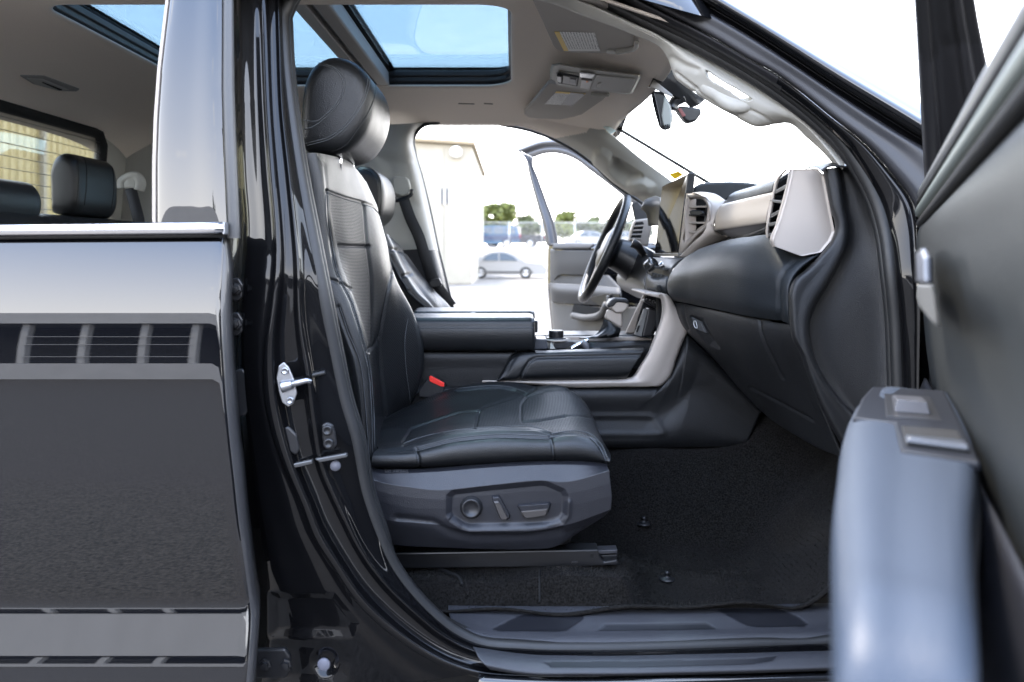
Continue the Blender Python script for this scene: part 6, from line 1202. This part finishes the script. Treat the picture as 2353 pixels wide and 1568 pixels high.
loft('front_face', [[D(-.02, t, z) for z in (1.50, 1.2, .9, .6)] for t in (-.10, -.05, .0)], 8, 12, m_paintj, nd, thick=.003)
# armrest
stn = [.385, .40, .45, .55, .70, .85, 1.0, 1.12, 1.19, 1.23, 1.25]
t1 = np.interp(stn, [.38, .42, .55, .72, 1.0, 1.25, 1.30], [.095, .112, .128, .138, .138, .130, .115]); t0 = np.interp(stn, [.38, .6, .75, 1.0, 1.23, 1.3], [.005, .005, .012, .045, .070, .085])
zA = np.interp(stn, [.38, .6, 1.0, 1.19, 1.23, 1.25], [1.192, 1.190, 1.190, 1.188, 1.175, 1.15])
ac = []
for q, dz in ((0, -.09), (0, -.012), (.03, -.001), (.15, 0), (.5, 0), (.88, 0), (.96, -.004), (1.0, -.018), (1.0, -.06), (.97, -.12), (.85, -.2)):
    ac.append([D(s, a+(b-a)*q, z+dz*(1 if i > 0 else .6)) for i, (s, a, b, z) in enumerate(zip(stn, t0, t1, zA))])
m_arm = M('soft armrest skin', (.020, .028, .042), .5, bump=[('cell', 400, .15)])  # the sky's blue sheen is put into the base colour
loft('armrest', ac, 60, 60, m_arm, nd, thick=.004)
loft('armrest_end', [[c[0] for c in ac], [c[0]+DE*.01+Vector((0, 0, -.05)) for c in ac]], 4, 20, m_plastb, nd)
sb_ = slab('switch_bezel', [D(s, t, 1.197) for s, t in ((.385, .008), (.395, .106), (.50, .120), (.645, .130), (.66, .085), (.80, .084), (.82, .014))], (0, 0, -.012), M('blue-black bezel', (.010, .011, .014), .4, spec=.2), nd, .004)
slab('switch_recess', [D(s, t, 1.1985) for s, t in ((.46, .032), (.46, .090), (.63, .092), (.63, .032))], (0, 0, -.003), m_plastb, sb_, .001)
rings('window_switch', [[D(s, t, z) for s, t, z in ((.49, .042, 1.199), (.49, .082, 1.199), (.60, .082, 1.199), (.60, .042, 1.199))], [D(s, t, z) for s, t, z in ((.495, .045, 1.203), (.495, .079, 1.203), (.59, .079, 1.213), (.59, .045, 1.213))]], M('switch plastic', (.05, .05, .055), .35), sb_, False, bevel=.001)
slab('pull_cup', [D(s, t, 1.1985) for s, t in ((.68, .02), (.68, .078), (.78, .078), (.79, .02))], (0, 0, -.004), m_void, nd, .002)
rings('cup_wall', [[D(s, t, z) for s, t, z in ((.745, .02, 1.199), (.745, .078, 1.199), (.78, .078, 1.2005), (.79, .02, 1.2005))], [D(s, t, z) for s, t, z in ((.75, .022, 1.203), (.75, .076, 1.203), (.777, .075, 1.206), (.785, .022, 1.206))]], M('blue-grey cup', (.05, .055, .065), .3), nd, False, bevel=.002)
# inner release lever and its cup
lv = rings('release_lever', [PD('d3', [(1140, 410), (1255, 408), (1275, 480), (1300, 690), (1285, 700), (1215, 640), (1150, 560), (1135, 500)], .044), PD('d3', [(1145, 420), (1235, 415), (1255, 490), (1280, 680), (1270, 685), (1215, 630), (1158, 550), (1143, 500)], .064)], M('pearl grey lever', (.24, .235, .22), .3, .5), nd, False, bevel=.004)
slab('lever_cup', PD('d3', [(1150, 180), (1185, 155), (1215, 155), (1245, 215), (1250, 400), (1150, 400)], .041), DN*.006, m_plastb, nd, .003)
slab('lever_mount', PD('d3', [(1180, 190), (1215, 165), (1235, 220), (1240, 400), (1190, 400)], .05), DN*.008, M('blue grey mount', (.13, .135, .15), .3), nd, .004)
# front upright of the window frame
def fcol(dt, ds=0.0):
    return [D(.02+(z-1.48)*1.08+ds, (z-1.5)*.14+dt*(1+max(0, 1.80-z)*3.0), z) for z in np.linspace(1.46, 2.12, 12)]
loft('window_frame', [fcol(.004, -.03), fcol(.0, .004), fcol(-.010, .006), fcol(-.013, -.006), fcol(-.020, -.006), fcol(-.040, -.004), fcol(-.043, .006), fcol(-.052, .006), fcol(-.055, -.004), fcol(-.066, -.002), fcol(-.072, -.03)], 60, 60, [m_plastb, m_satin], nd, zones=[([(2080, 135), (2140, 135), (2165, 112), (2215, 95), (2400, 95), (2400, 600), (2080, 600)], 1)], grooves=[([(2120, 140), (2140, 132), (2165, 112), (2220, 95)], 3, .003)], thick=.004)
